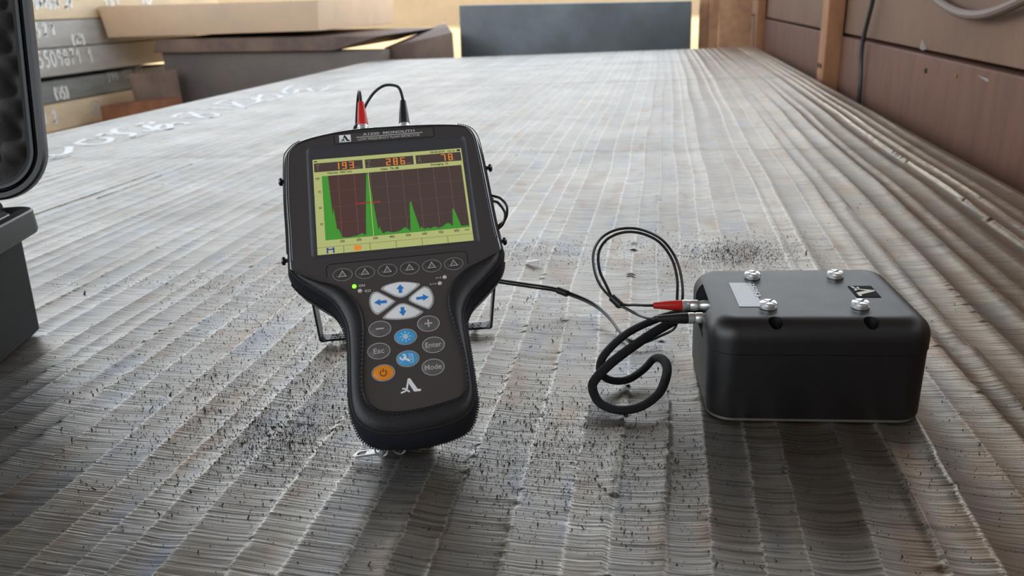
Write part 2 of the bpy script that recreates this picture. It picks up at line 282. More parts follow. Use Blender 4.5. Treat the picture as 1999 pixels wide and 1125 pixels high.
# ---------------------------------------------------------------- big structure
def slabmat():
    m=bpy.data.materials.new('scarfed_steel'); m.use_nodes=True; nt=m.node_tree; L=nt.links.new; N_=nt.nodes.new
    b=nt.nodes['Principled BSDF']; b.inputs['Metallic'].default_value=.88; b.inputs['Specular IOR Level'].default_value=.5
    tc=N_('ShaderNodeTexCoord'); at=N_('ShaderNodeAttribute'); at.attribute_name='sc'
    def math_(op,a,b2=None,c=None):
        n=N_('ShaderNodeMath'); n.operation=op
        for i,x in enumerate((a,b2,c)):
            if x is None: continue
            if isinstance(x,(int,float)): n.inputs[i].default_value=x
            else: L(x,n.inputs[i])
        return n.outputs[0]
    sp=N_('ShaderNodeSeparateXYZ'); L(tc.outputs['Object'],sp.inputs[0])
    sc=at.outputs['Fac']; sid=math_('FLOOR',sc); su=math_('FRACT',sc)
    arch=math_('POWER',math_('SUBTRACT',su,.5),2)
    # per-stripe hash
    hs=math_('FRACT',math_('MULTIPLY',math_('SINE',math_('MULTIPLY',sid,12.9898)),43.7585))
    wob=N_('ShaderNodeTexNoise'); wob.inputs['Scale'].default_value=16; wob.inputs['Detail'].default_value=2; L(tc.outputs['Object'],wob.inputs['Vector'])
    yy=math_('ADD',sp.outputs['Y'],math_('MULTIPLY',arch,math_('MULTIPLY_ADD',hs,.008,-.003)))
    yy=math_('ADD',yy,math_('MULTIPLY',wob.outputs['Fac'],.0022))
    yy=math_('ADD',yy,math_('MULTIPLY',su,math_('MULTIPLY_ADD',hs,.004,-.002)))
    def streak(fy,fu,k,detail,rough=.55):
        cb=N_('ShaderNodeCombineXYZ'); L(math_('MULTIPLY',su,fu),cb.inputs[0]); L(math_('MULTIPLY',yy,fy),cb.inputs[1]); L(math_('MULTIPLY',sid,k),cb.inputs[2])
        n=N_('ShaderNodeTexNoise'); n.inputs['Scale'].default_value=1; n.inputs['Detail'].default_value=detail; n.inputs['Roughness'].default_value=rough
        L(cb.outputs[0],n.inputs['Vector']); return n.outputs['Fac']
    s1=streak(560,.4,5.31,2.5,.55); s2=streak(150,.4,3.77,1)
    h=math_('ADD',math_('MULTIPLY',s1,1.0),math_('MULTIPLY',s2,.2))
    fine=N_('ShaderNodeTexNoise'); fine.inputs['Scale'].default_value=1100; fine.inputs['Detail'].default_value=3; L(tc.outputs['Object'],fine.inputs['Vector'])
    h=math_('ADD',h,math_('MULTIPLY',fine.outputs['Fac'],.16))
    bp=N_('ShaderNodeBump'); bp.inputs['Strength'].default_value=1; bp.inputs['Distance'].default_value=SLAB_BUMP; L(h,bp.inputs['Height']); L(bp.outputs[0],b.inputs['Normal'])
    # colour: every pass of the torch has its own tone, heat tints, scale in the grooves, worn crests; ripple shading and crest highlights painted in as colour
    n1=N_('ShaderNodeTexNoise'); n1.inputs['Scale'].default_value=5; n1.inputs['Detail'].default_value=5; L(tc.outputs['Object'],n1.inputs['Vector'])
    cb=N_('ShaderNodeCombineXYZ'); L(math_('MULTIPLY',su,.9),cb.inputs[0]); L(math_('MULTIPLY',sp.outputs['Y'],11),cb.inputs[1]); L(math_('MULTIPLY',sid,2.9),cb.inputs[2])
    n3=N_('ShaderNodeTexNoise'); n3.inputs['Scale'].default_value=1; n3.inputs['Detail'].default_value=2; L(cb.outputs[0],n3.inputs['Vector'])
    rp=N_('ShaderNodeValToRGB'); e=rp.color_ramp.elements
    e[0].position=.30; e[0].color=rgb(156,143,131); e[1].position=.74; e[1].color=rgb(147,151,157)
    k=e.new(.43); k.color=rgb(161,157,150); k=e.new(.56); k.color=rgb(163,160,155)
    L(n3.outputs['Fac'],rp.inputs[0])
    def ramp(src,p0,v0,p1,v1):
        r=N_('ShaderNodeMapRange'); r.inputs['From Min'].default_value=p0; r.inputs['From Max'].default_value=p1; r.inputs['To Min'].default_value=v0; r.inputs['To Max'].default_value=v1; L(src,r.inputs['Value']); return r.outputs[0]
    tone=ramp(hs,0,.74,1,1.06); patch=ramp(n1.outputs['Fac'],.35,.93,.65,1.03); ripple_shade=math_('MULTIPLY',ramp(s1,.36,.52,.50,1.0),ramp(s1,.56,1.0,.68,1.2))
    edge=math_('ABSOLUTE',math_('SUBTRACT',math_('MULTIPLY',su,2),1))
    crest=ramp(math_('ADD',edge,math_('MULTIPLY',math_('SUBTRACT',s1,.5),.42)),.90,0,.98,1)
    lum=math_('MULTIPLY',math_('MULTIPLY',tone,patch),ripple_shade)
    bands=None
    for y0,wd in ((3.05,.05),(3.95,.06),(1.62,.03)):
        dst=math_('ABSOLUTE',math_('SUBTRACT',math_('ADD',sp.outputs['Y'],math_('MULTIPLY',math_('SUBTRACT',wob.outputs['Fac'],.5),.10)),y0))
        lum=math_('MULTIPLY',lum,ramp(dst,0,.72,wd,1.0))
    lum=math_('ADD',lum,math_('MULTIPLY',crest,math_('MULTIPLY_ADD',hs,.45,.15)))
    warm_sheen=ramp(sp.outputs['X'],.0,0,.40,1)  # warm reflected light painted into the slab colour, growing towards the right
    mw=N_('ShaderNodeMix'); mw.data_type='RGBA'; mw.blend_type='MULTIPLY'; L(warm_sheen,mw.inputs[0]); L(rp.outputs[0],mw.inputs[6]); mw.inputs[7].default_value=(1.14,.99,.82,1)
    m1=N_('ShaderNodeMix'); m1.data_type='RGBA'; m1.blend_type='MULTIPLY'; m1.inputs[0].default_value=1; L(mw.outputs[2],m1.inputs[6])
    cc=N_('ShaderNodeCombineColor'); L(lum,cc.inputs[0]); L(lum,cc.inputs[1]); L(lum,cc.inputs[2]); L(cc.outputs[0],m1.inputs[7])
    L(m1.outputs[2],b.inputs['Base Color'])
    rr_=math_('ADD',ramp(n1.outputs['Fac'],.3,.42,.7,.35),math_('MULTIPLY',hs,.04)); L(rr_,b.inputs['Roughness'])
    return m
SLAB_BUMP=.00048
SX0,SX1,SY0,SY1=-1.80,.545,-.7,4.829
rs=np.random.default_rng(11)
bnd=[SX0-.06]
while bnd[-1]<SX1+.08: bnd.append(bnd[-1]+rs.uniform(.025,.041))
bnd=np.array(bnd); NB=len(bnd)
tilt=rs.uniform(-1,1,NB); dep=rs.uniform(.6,1.3,NB); ph=rs.uniform(0,6.28,(NB,3)); jag=rs.uniform(-1,1,(NB,8192))
def slab_sc(x,y):
    g=.0036*np.sin(y*7.3+.6*np.sin(x*4)+1.0)*np.exp(-np.maximum(y-.3,0)*.5)+.0014*np.sin(y*15+x*5+2)*np.exp(-np.maximum(y-.3,0)*.7)+.008*np.sin(y*1.3+x*1.3)
    xw=x+g
    k=np.clip(np.searchsorted(bnd,xw)-1,0,NB-2)
    near=np.where(xw-bnd[k]<bnd[k+1]-xw,k,k+1)
    t=(y+1.5)/.0045; ti=np.floor(t).astype(int)%8190; fr=t-np.floor(t)
    j=(jag[near,ti]*(1-fr)+jag[near,ti+1]*fr)*.0007+.0012*np.sin(y*5+ph[near,0])+.0007*np.sin(y*23+ph[near,1])*np.exp(-np.maximum(y-.5,0))
    xw=xw+j
    k=np.clip(np.searchsorted(bnd,xw)-1,0,NB-2)
    return k+np.clip((xw-bnd[k])/(bnd[k+1]-bnd[k]),0,.9999)
def slab_h(x,y):
    sc=slab_sc(x,y); k=np.floor(sc).astype(int); u=sc-k
    amp=1.15+np.clip((x+.05)/.40,0,1)*1.25
    cusp=np.abs(2*u-1)**2.0
    return amp*(dep[k]*.00115*cusp+.0008*tilt[k]*(u-.5)*2) - .0011*amp, sc
def slab_mesh():
    xs=[]
    for i in range(NB-1): xs+=list(bnd[i]+(bnd[i+1]-bnd[i])*np.array([0,.05,.14,.3,.5,.7,.86,.95]))
    xs=np.array([SX0]+[x for x in xs if SX0+.002<x<SX1-.002]+[SX1])
    ys=np.concatenate([np.linspace(SY0,.22,14)[:-1],np.arange(.22,.95,.0019),np.arange(.95,1.6,.0045),np.arange(1.6,2.6,.010),np.linspace(2.6,SY1,90)])
    X,Y=np.meshgrid(xs,ys); Z,S=slab_h(X.ravel(),Y.ravel()); Z=Z.reshape(X.shape)
    # worn rounded edges
    ed=np.minimum(np.minimum(X-SX0,SX1-X),SY1-Y); Z=Z-np.exp(-ed/.008)*.004
    nx,ny=len(xs),len(ys); co=np.stack([X,Y,Z],-1).reshape(-1,3)
    a=(np.arange(ny-1)[:,None]*nx+np.arange(nx-1)[None,:]).ravel()
    q=np.stack([a,a+1,a+nx+1,a+nx],-1)
    # border skirt down to the underside
    bi=np.concatenate([np.arange(nx),np.arange(1,ny)*nx+nx-1,(ny-1)*nx+np.arange(nx-2,-1,-1),np.arange(ny-2,0,-1)*nx])
    low=co[bi].copy(); low[:,2]=-.15; n0=len(co); co=np.concatenate([co,low]); nb=len(bi)
    i=np.arange(nb); j=(i+1)%nb; sk=np.stack([bi[j],bi[i],n0+i,n0+j],-1)
    q=np.concatenate([q,sk])
    me=bpy.data.meshes.new('steel_slab'); me.vertices.add(len(co)); me.vertices.foreach_set('co',co.ravel())
    me.loops.add(q.size); me.loops.foreach_set('vertex_index',q.ravel().astype(np.int32))
    me.polygons.add(len(q)); me.polygons.foreach_set('loop_start',np.arange(0,q.size,4,dtype=np.int32)); me.polygons.foreach_set('loop_total',np.full(len(q),4,dtype=np.int32))
    me.polygons.foreach_set('use_smooth',np.ones(len(q),dtype=bool)); me.update(calc_edges=True)
    at=me.attributes.new('sc','FLOAT','POINT'); sv=np.zeros(len(co),dtype=np.float32); sv[:len(S)]=S; sv[len(S):]=sv[bi]; at.data.foreach_set('value',sv)
    return me
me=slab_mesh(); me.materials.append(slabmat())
slab=bpy.data.objects.new('steel_slab',me); COL.objects.link(slab); ORG[slab.name]=V(0,0,0)
tag(slab,'huge flat grey steel slab with lengthwise scarfing stripes that everything stands on','steel slab')
pm=MB()
for s in D['paint']:
    P=cr_spline([(x,y,0) for x,y in s],5)
    zz,_=slab_h(np.array([p.x for p in P]),np.array([p.y for p in P]))
    pm.ribbon([V(p.x,p.y,z+.0009) for p,z in zip(P,zz)],.020,(0,0,1))
pm.build('painted_number',"paint",slab,label='white hand-painted number on the slab')
# hall floor and far wall; unseen roof and back wall shaped for the light
M['floor']=mat('sandy_hall_floor',rgb(196,170,124),.9,var=.35,vscale=3,bump=.01,bscale=20,col2=rgb(150,128,96))
M['roof']=mat('shade_roof_sheet',rgb(74,68,62),.8,var=.2,vscale=2)
M['wallb']=mat('unseen_back_wall',rgb(70,58,52),.8,var=.3,vscale=1.5)
def st(o): o['kind']='structure'; return o
st(MB().box((0,18,-.50),(22,30,.05)).build('floor','floor',smooth=0))
st(MB().box((-2,3.0,7.05),(9,9.0,.05)).build('shade_roof','roof',smooth=0))  # unseen roof added to keep the sun off the slab and darken its reflections
_b=[(-11,-.49),(7,-.49),(7,6.99),(-1.2,6.99),(-1.2,1.2),(-11,1.2)]   # unseen wall; its open left side is added to light tester and block
st(MB().loft([[V(x,y,z) for x,z in _b] for y in (-5.98,-5.82)],True,True,True).build('unseen_wall_back','wallb',smooth=0))
st(MB().box((-3.5,33,2.6),(18,.3,3.1)).build('wall_far',mat('far_pale_wall',rgb(180,156,124),.9,var=.15,vscale=1),smooth=0))
# right-hand side wall of rusty boards: backing, lower and upper board course, posts
M['board']=mat('rusty_brown_board',rgb(116,78,62),.62,spec=.35,var=.3,vscale=5,stretch=(1,4,.6),bump=.0012,bscale=45,col2=rgb(92,64,52))
M['boardu']=mat('dull_brown_board',rgb(128,98,80),.62,spec=.35,var=.22,vscale=3,bump=.0010,bscale=30,col2=rgb(108,84,68))
M['post']=mat('rust_orange_post',rgb(172,122,86),.6,spec=.35,var=.3,vscale=12,stretch=(1,1,.4),col2=rgb(138,96,68))
M['backing']=mat('dark_wall_backing',rgb(60,48,44),.8)
wr=st(MB().box((.80,2.4,.0),(.10,4.0,.45)).build('wall_right','backing',smooth=0))
ycuts=[-1.6,.70,3.075,5.17,6.3]
for i in range(4):
    y0,y1=ycuts[i]+.006,ycuts[i+1]-.006
    for z0,z1,mm in ((-.20,.137,'board'),(.146,.44,'boardu')):
        off=0 if mm=='board' else .010
        b=MB().hexa([V(.62+off,y0,z0),V(.70,y0,z0),V(.70,y1,z0),V(.62+off,y1,z0)],[V(.622+off,y0,z1),V(.70,y0,z1),V(.70,y1,z1),V(.622+off,y1,z1)])
        b.build('board',mm,wr,bevel=.006,seg=3)
for y,w,pr in ((3.02,.055,.055),(5.16,.05,.05),(.70,.05,.05),(-1.0,.05,.05)):
    p=MB().box((.62-pr/2+.004,y,.11),(pr/2,w,.35)).build('post','post',wr,bevel=.004)
    if y==3.02:
        for dy in (-.02,.02): MB().lathe((.5655,y+dy,.037),(-1,0,0),[(0,.009),(.001,.009)],12).build('bolt_hole','hole',p)
MB().lathe((.6200,2.03,.103),(-1,0,0),[(-.001,.006),(.0012,.006)],12).build('drilled_hole','hole',wr)
MB().lathe((.6200,1.83,.110),(-1,0,0),[(-.001,.004),(.0012,.004)],9).build('paint_spot','yprint',wr)
for (y,z,dy,dz) in ((2.075,.150,-.014,.024),(1.66,.118,.03,.006)):
    MB().add([V(.628,y-.006,z),V(.616,y+.006,z),V(.612,y+dy,z+dz),V(.622,y+.002,z-.004)],[(0,1,2),(0,2,3),(1,3,2),(0,3,1)]).build('splinter','line',wr,smooth=0)
M['stake']=mat('rust_brown_stake',rgb(222,172,132),.65,var=.3,vscale=10,col2=rgb(180,136,106))
# tall rusty stakes at the far end of the wall
for x,y,w,nm in ((.292,5.75,.029,'left'),(.357,5.72,.034,'mid'),(.498,5.68,.104,'right')):
    o=MB().box((x,y,.28),(w,.04,.73)).build('steel_stake','stake',bevel=.005)
    tag(o,{'left':'leftmost rusty stake beside the bright slot at the slab end','mid':'middle rusty stake of the three at the far end','right':'rightmost rusty stake against the right wall corner'}[nm],'stake','rusty stakes at the far end of the wall')
# cable and hose on the wall
yk=2.56
o=MB().tube(cr_spline([(.613,yk-.06,.60),(.612,yk-.04,.40),(.610,yk-.01,.26),(.606,yk+.04,.13),(.610,yk+.03,.0),(.612,yk+.02,-.2)],8),.0065,8).build('wall_cable','cable')
tag(o,'thin dark cable hanging down the brown boards beside the orange post','cable')
M['hose']=mat('brown_rubber_hose',rgb(110,92,82),.55)
o=MB().tube(cr_spline([(.612,2.30,.42),(.612,2.18,.335),(.612,2.03,.273),(.610,1.86,.240),(.606,1.70,.236),(.604,1.55,.258),(.604,1.40,.30),(.606,1.2,.42)],8),.0095,10).build('rubber_hose','hose')
tag(o,'brown hose sagging across the upper boards at top right','hose')
# ---------------------------------------------------------------- background steel
M['p_beige']=mat('sandy_rust_plate_edge',rgb(246,222,186),.8,var=.25,vscale=2.5,stretch=(1,1,3),bump=.003,bscale=30,col2=rgb(214,196,168))
M['p_grey']=mat('grey_scaled_plate_edge',rgb(198,196,191),.6,metal=.15,var=.22,vscale=3,stretch=(1,.6,3),bump=.003,bscale=25,col2=rgb(166,166,164))
M['p_dgrey']=mat('dark_grey_plate_edge',rgb(152,157,155),.6,metal=.15,var=.3,vscale=3,stretch=(1,.6,3),bump=.003,bscale=25,col2=rgb(118,123,123))
M['p_tan']=mat('tan_slab_face',rgb(236,204,172),.75,var=.15,vscale=3,bump=.002,bscale=30,col2=rgb(218,192,166))
M['p_brown']=mat('brown_slab_face',rgb(156,132,118),.7,var=.25,vscale=4,bump=.002,bscale=30,col2=rgb(108,92,86))
M['p_dark']=mat('dark_block_face',rgb(134,122,114),.6,var=.3,vscale=3,bump=.002,bscale=25,col2=rgb(112,106,106))
M['p_red']=mat('red_brown_block',rgb(172,114,82),.75,var=.25,vscale=6,bump=.002,bscale=30,col2=rgb(120,80,62))
M['p_blue']=mat('blue_grey_block_face',rgb(126,136,142),.5,metal=.2,var=.3,vscale=3,bump=.002,bscale=25,col2=rgb(104,110,114))
SXF=-3.75
def plate(z0,z1,y0,y1,mm,label,dx=0,taper=.0):
    b=MB().hexa([V(-6,y0,z0),V(SXF+dx,y0,z0),V(SXF+dx,y1,z0),V(-6,y1,z0)],[V(-6,y0,z1),V(SXF+dx-taper,y0,z1),V(SXF+dx-taper,y1,z1),V(-6,y1,z1)])
    t=thing('steel_plate',label,'steel plate',(SXF+dx,(y0+y1)/2,z0),'edge-on plates of the left stack')
    b.build('plate_body',mm,t,bevel=.012,seg=3); return t
P1=plate(.336,.60,1.5,6.5,'p_beige','sandy beige plate chalked 541537-21, topmost of the left stack',.005)
P2=plate(.170,.333,1.5,6.1,'p_grey','pale grey plate chalked 75-2-1 and (17), second from top of the left stack')
P3=plate(.002,.166,1.5,6.0,'p_grey','pale grey plate chalked 5509871 1, third from top of the left stack',.012,.012)
P4=plate(-.158,-.026,1.5,5.8,'p_dgrey','dark grey plate chalked (15) below the black gap in the left stack',-.03)
P5=plate(-.322,-.162,1.5,5.5,'p_beige','tan plate chalked 31-2 low in the left stack',.02)
P6=plate(-.45,-.326,1.5,5.5,'p_beige','sandy bottommost plate of the left stack, partly behind the slab edge',.05)
M_=MB().box((-4.8,3.6,-.0125),(.25,1.2,.0125)).build('steel_spacer','p_dark'); tag(M_,'dark spacer bar in the shadow gap of the left stack','spacer bar')
def chalk(par,i,w,m='chalk',dx=0):
    t,a,b,h=D['chalk'][i]; n=len(t); mb=MB(); A=V(0,a[0],a[1]); B=V(0,b[0],b[1]); cw=(B-A)/n
    for k,c in enumerate(t):
        for s in HW[c]:
            P=cr_spline([A+cw*(k+.1+.8*x)+V(0,0,h*y) for x,y in s],4)
            mb.ribbon([V(SXF+dx+.0035,p.y,p.z) for p in P],w,(1,0,0))
    mb.build('chalk_mark',m,par,label='chalk number '+t.strip(),kind='stuff')
chalk(P1,0,.023,dx=.005); chalk(P1,7,.016,dx=.005); chalk(P1,8,.028,dx=.005)
chalk(P2,1,.021); chalk(P2,2,.020); chalk(P3,3,.014,dx=.008); chalk(P4,4,.010,'chalkf',-.03); chalk(P4,5,.019,dx=-.03); chalk(P5,6,.019,dx=.02)
(cy_,cz_),cr1,cr2=D['circ']; mb=MB()
mb.ribbon([V(SXF+.0235,cy_+cr1*math.cos(t*.35),cz_+cr2*math.sin(t*.35)) for t in range(19)],.007,(1,0,0))
for k,ch in enumerate('16'):
    for s in HW[ch]: mb.ribbon([V(SXF+.0235,cy_-cr1*.5+cr1*.5*(k+x),cz_-cr2*.45+cr2*.9*y) for x,y in s],.007,(1,0,0))
for s in HW['L']: mb.ribbon([V(SXF+.0235,cy_+cr1*1.7+cr1*.6*x,cz_-cr2*.8+cr2*1.7*y) for x,y in s],.006,(1,0,0))
mb.build('chalk_mark','chalkf',P5,kind='stuff')
def block(name,label,cat,mm,f4,y0,y1,skew=0,bev=.008):
    """f4: (x,z) corners of the front face at y0: bl, br, tr, tl"""
    a=[V(x,y0,z) for x,z in f4]; b=[V(x+skew,y1,z) for x,z in f4]
    o=MB().hexa(a,b).build(name,mm,bevel=bev); return tag(o,label,cat)
block('steel_block','big tan slab overhanging the top of the middle pile','steel block','p_tan',[(-3.683,.208),(-2.158,.190),(-2.138,.60),(-3.712,.60)][:2]+[(-2.138,.372),(-3.709,.410)],4.9,6.4)
block('steel_block','brown slab with a torn end, wedged between tan slab and dark block','steel block','p_brown',[(-3.40,.095),(-2.10,.062),(-1.755,.142),(-1.83,.187)][:3]+[(-3.36,.184)],4.95,6.3)
block('steel_block','dark block at the bottom of the middle pile beside the bright floor','steel block','p_dark',[(-3.36,-.45),(-1.81,-.45),(-1.785,.050),(-3.37,.092)],5.0,5.17)
block('steel_block','grey-brown offcut block standing against the dark block','steel block','p_brown',[(-3.43,-.45),(-3.215,-.45),(-3.214,-.014),(-3.441,-.022)],4.7,4.9)
block('steel_block','low red-brown block lying in front of the grey-brown offcut','steel block','p_red',[(-3.53,-.45),(-3.06,-.45),(-3.061,-.166),(-3.509,-.195)],4.45,4.66)
block('steel_block','large blue-grey slab standing across the far end','steel block','p_blue',[(-1.42,-.45),(.209,-.45),(.205,.255),(-1.395,.300)],5.6,6.1)
o=MB().hexa([V(-1.83,5.2,-.45),V(-1.350,5.2,-.45),V(-1.829,6.8,-.45),V(-2.3,6.8,-.45)],[V(-1.834,5.2,.058),V(-1.350,5.2,.136),V(-1.829,6.8,.172),V(-2.326,6.8,-.01)]).build('steel_block','p_brown',bevel=.01)
tag(o,'brown sloping-topped slab left of the blue-grey slab','steel block')
# ---------------------------------------------------------------- flaw detector
DO,E1,E2,EN=[Vector(D[k]) for k in ('o','E1','E2','N')]
def L3(u,v,w=0): return DO+E1*(u*.001)+E2*(v*.001)+EN*(w*.001)
DT=thing('flaw_detector','black handheld ultrasonic tester with lit green graph screen in a leather case','tester',L3(-6,-186,-40)*1.0)
DT.location=Vector((L3(-6,-186,-40).x,L3(-6,-186,-40).y,0)); ORG[DT.name]=Vector(DT.location)
def sm2(P,n,closed=False): return [(p.x,p.y) for p in cr_spline([(a,b,0) for a,b in P],n,closed)]
cup=[(p.x,p.y) for p in resample([V(x,y,0) for x,y in sm2(D['C_up'],8)],110)]
cha=[(p.x,p.y) for p in resample([V(x,y,0) for x,y in sm2(D['C_ha'],8)],131)]
C=cup[:-1]+cha[:-1]; NC=len(C); NU=109
def ring(off,w): return [L3(p[0],p[1],w) for p in offset2(C,off)]
# side width of the case: slim at the top edge, fuller round the grip
eo=[]
for i,(u,v) in enumerate(C):
    e=3.0
    if v>40: e=3.0*(1-min(1,(v-40)/18))+.6*min(1,(v-40)/18)
    if v<-100: e=3.2
    if v<-165: e=3.2+3.6*min(1,(-165-v)/9)
    eo.append(e)
def sc_(k): return [e*k for e in eo]
def lring(k,w,extra=0):
    P=offset2(C,[e*k+extra for e in eo]); return [L3(p[0],p[1],w) for p in P]
# grip band and rear shell
b=MB().loft([lring(0,0),lring(.55,-2.5),lring(.9,-8),lring(1,-16),lring(1,-22)])
b.build('case_side_band','neoprene',DT,smooth=60)
b=MB().loft([lring(1,-22.0),lring(.8,-24),lring(.75,-34),lring(.2,-39),lring(0,-41,-4),lring(0,-42,-10)],True,False,True)
b.build('case_back','leather',DT,smooth=60)
# zipper teeth on the widest line round the grip
zp=resample(lring(1.0,-20.5,.5)[NU:]+[lring(1.0,-20.5,.5)[0]],190); mb=MB()
for i in range(1,189):
    t=(zp[i+1]-zp[i-1]).normalized(); n=EN; a=t.cross(n)
    mb.box(zp[i],(.0004,.0007,.0012),Matrix((t,a,n)).transposed())
mb.build('zipper_teeth','zip',DT,kind='stuff',smooth=0,label='black zipper teeth round the grip')
# clear glossy edge of the upper window, then the charcoal front face with its screen recess
F0=offset2(C,-1.6)
def rrect(x0,y0,x1,y1,r,n=6):
    out=[]
    for cx,cy,a0 in ((x1-r,y1-r,0),(x0+r,y1-r,90),(x0+r,y0+r,180),(x1-r,y0+r,270)):
        for k in range(n+1):
            a=math.radians(a0+90*k/n); out.append((cx+r*math.cos(a),cy+r*math.sin(a)))
    return out
rc=rrect(-61.8,-45.6,61.8,50.8,4,8)
b=MB().loft([[L3(p[0],p[1],0) for p in C],[L3(p[0],p[1],1.6) for p in offset2(C,-.5)],[L3(p[0],p[1],2.0) for p in F0]])
b.build('clear_cover_edge','cover',DT,smooth=70)
MB().tube([L3(p[0],p[1],1.7) for p in offset2(C,-1.7)[2:NU-2]],.0010,10).build('clear_cover_welt','cover',DT,smooth=80,label='glossy clear welt round the window')
bm=bmesh.new(); Fs=offset2(C,-1.5)
def lp_(P,w):
    vs=[bm.verts.new(L3(p[0],p[1],w)-ORG[DT.name]) for p in P]
    return vs,[bm.edges.new((vs[i],vs[(i+1)%len(vs)])) for i in range(len(vs))]
v1,ed1=lp_(Fs,2.0); v2,ed2=lp_(rc,2.0)
bmesh.ops.triangle_fill(bm,edges=ed1+ed2,use_beauty=True,use_dissolve=False)
bmesh.ops.recalc_face_normals(bm,faces=bm.faces); fm=bpy.data.meshes.new('front_face'); 
if sum((f.normal.dot(EN) for f in bm.faces))<0: bmesh.ops.reverse_faces(bm,faces=bm.faces)
bm.to_mesh(fm); bm.free(); fm.materials.append(M['face'])
fo=bpy.data.objects.new('front_face',fm); COL.objects.link(fo); fo.parent=DT; ORG[fo.name]=ORG[DT.name]
scr4=[(-57.5,40.6),(57.5,40.6),(57.5,-40.6),(-57.5,-40.6)]
b=MB().loft([[L3(u,v,2.05) for u,v in rrect(-61.8,-45.6,61.8,50.8,4,8)],[L3(u,v,1.7) for u,v in rrect(-61.3,-45.1,61.3,50.3,3.8,8)],[L3(u,v,.5) for u,v in rrect(-60.2,-43.6,60.2,48.6,3.2,8)],[L3(u,v,.35) for u,v in rrect(-58.6,-41.7,58.6,41.9,.8,8)],[L3(u,v,-.1) for u,v in rrect(-57.6,-40.7,57.6,40.7,.3,8)]],True,False,True)
b.build('screen_bezel','bezel',DT,smooth=50)
def flat(mb,poly,w):
    mb.add([L3(u,v,w) for u,v in poly],[tuple(range(len(poly)))]); return mb
def slabp(mb,poly,w0,w1,inset=0):
    """thin raised plate with a soft top edge"""
    c=(sum(p[0] for p in poly)/len(poly),sum(p[1] for p in poly)/len(poly))
    def shr(d): 
        out=[]
        for p in poly:
            v=Vector((p[0]-c[0],p[1]-c[1])); l=v.length; out.append((c[0]+v.x*(1-d/max(l,d)),c[1]+v.y*(1-d/max(l,d))))
        return out
    i=inset or .25
    mb.loft([[L3(u,v,w0) for u,v in poly],[L3(u,v,w1-i*.5) for u,v in poly],[L3(u,v,w1) for u,v in shr(i)]],True,False,True); return mb
# ---- lit screen and what it shows
GL={}
GL['bg']=glow('screen_pale_green',rgb(176,182,116),.93); GL['dark']=glow('screen_dark_area',rgb(76,60,56),.75); GL['green']=glow('screen_green',rgb(60,142,44),.95)
GL['amber']=glow('screen_amber',rgb(214,126,48),.95); GL['grid']=glow('screen_grid',rgb(124,100,90),.9); GL['txt']=glow('screen_dark_text',rgb(46,52,28),.6)
GL['ltr']=glow('screen_grey_letter',rgb(112,104,98),.8); GL['redl']=glow('screen_red_line',rgb(150,48,44),.95); GL['yl']=glow('screen_cursor',rgb(190,196,120),.95)
GL['fblue']=glow('screen_icon_blue',rgb(48,62,140),.95); GL['fold']=glow('screen_icon_orange',rgb(222,132,52),.95); GL['tint']=glow('screen_reddish_area',rgb(84,54,50),.75)
def S(x,y): return (-57.5+115*x,40.6-81.2*y)
def srect(mb,x0,y0,x1,y1,w):
    a=S(x0,y1); b_=S(x1,y0); return flat(mb,[(a[0],a[1]),(b_[0],a[1]),(b_[0],b_[1]),(a[0],b_[1])],w)
sb=MB(); slabp(sb,[S(0,1),S(1,1),S(1,0),S(0,0)],-.1,.25); scr=sb.build('screen',GL['bg'],DT,label='lit pale green display showing echo peaks',smooth=0)
gx0=.055; gx=lambda mm: gx0+.1055*mm/100; gy=lambda p: .861-.00672*p
srect(MB(),gx0,.189,.985,.861,.30).build('plot_area',GL['dark'],scr,smooth=0)
srect(MB(),gx0,.189,.30,.861,.33).build('gate_tint',GL['tint'],scr,smooth=0)
mb=MB()
for k in range(1,9): srect(mb,gx(100*k)-.0009,.189,gx(100*k)+.0009,.861,.36)
for p in (25,50,75):
    for k in range(78):
        x=gx0+.0119*k; srect(mb,x,gy(p)-.0012,x+.005,gy(p)+.0012,.36)
mb.build('grid_lines',GL['grid'],scr,smooth=0,kind='stuff')
w_=[(.055,100),(.095,100),(.110,40),(.113,38),(.117,49),(.120,44),(.126,30),(.132,16),(.146,14),(.153,9),(.161,2.5),(.2,1.2),(.262,3),(.29,6),(.304,2.5),(.315,4),(.322,30),(.346,97),(.351,101),(.357,96),(.375,55),(.394,9),(.3945,8),(.403,14),(.408,10),(.421,2.5),(.43,3),(.452,5),(.478,2.8),(.51,3),(.535,4.5),(.566,9),(.59,5),(.5975,2),(.6,3),(.612,44),(.618,48.5),(.624,47),(.632,36),(.662,4),(.671,7.5),(.69,3),(.713,5),(.728,3),(.757,6),(.785,3),(.80,3.5),(.825,7),(.845,9.5),(.86,8),(.873,4),(.877,5),(.887,29),(.893,31.5),(.899,29.5),(.93,4),(.937,2.5),(.96,3),(.985,3)]
mb=MB()
for (x0,p0),(x1,p1) in zip(w_[:-1],w_[1:]): flat(mb,[S(x0,.861),S(x1,.861),S(x1,gy(p1)),S(x0,gy(p0))],.42)
mb.build('echo_graph',GL['green'],scr,smooth=0)
srect(MB(),.262,.505,.424,.518,.46).build('threshold_line',GL['redl'],scr,smooth=0)
srect(MB(),.359,.19,.3625,.861,.50).build('cursor_line',GL['yl'],scr,smooth=0)
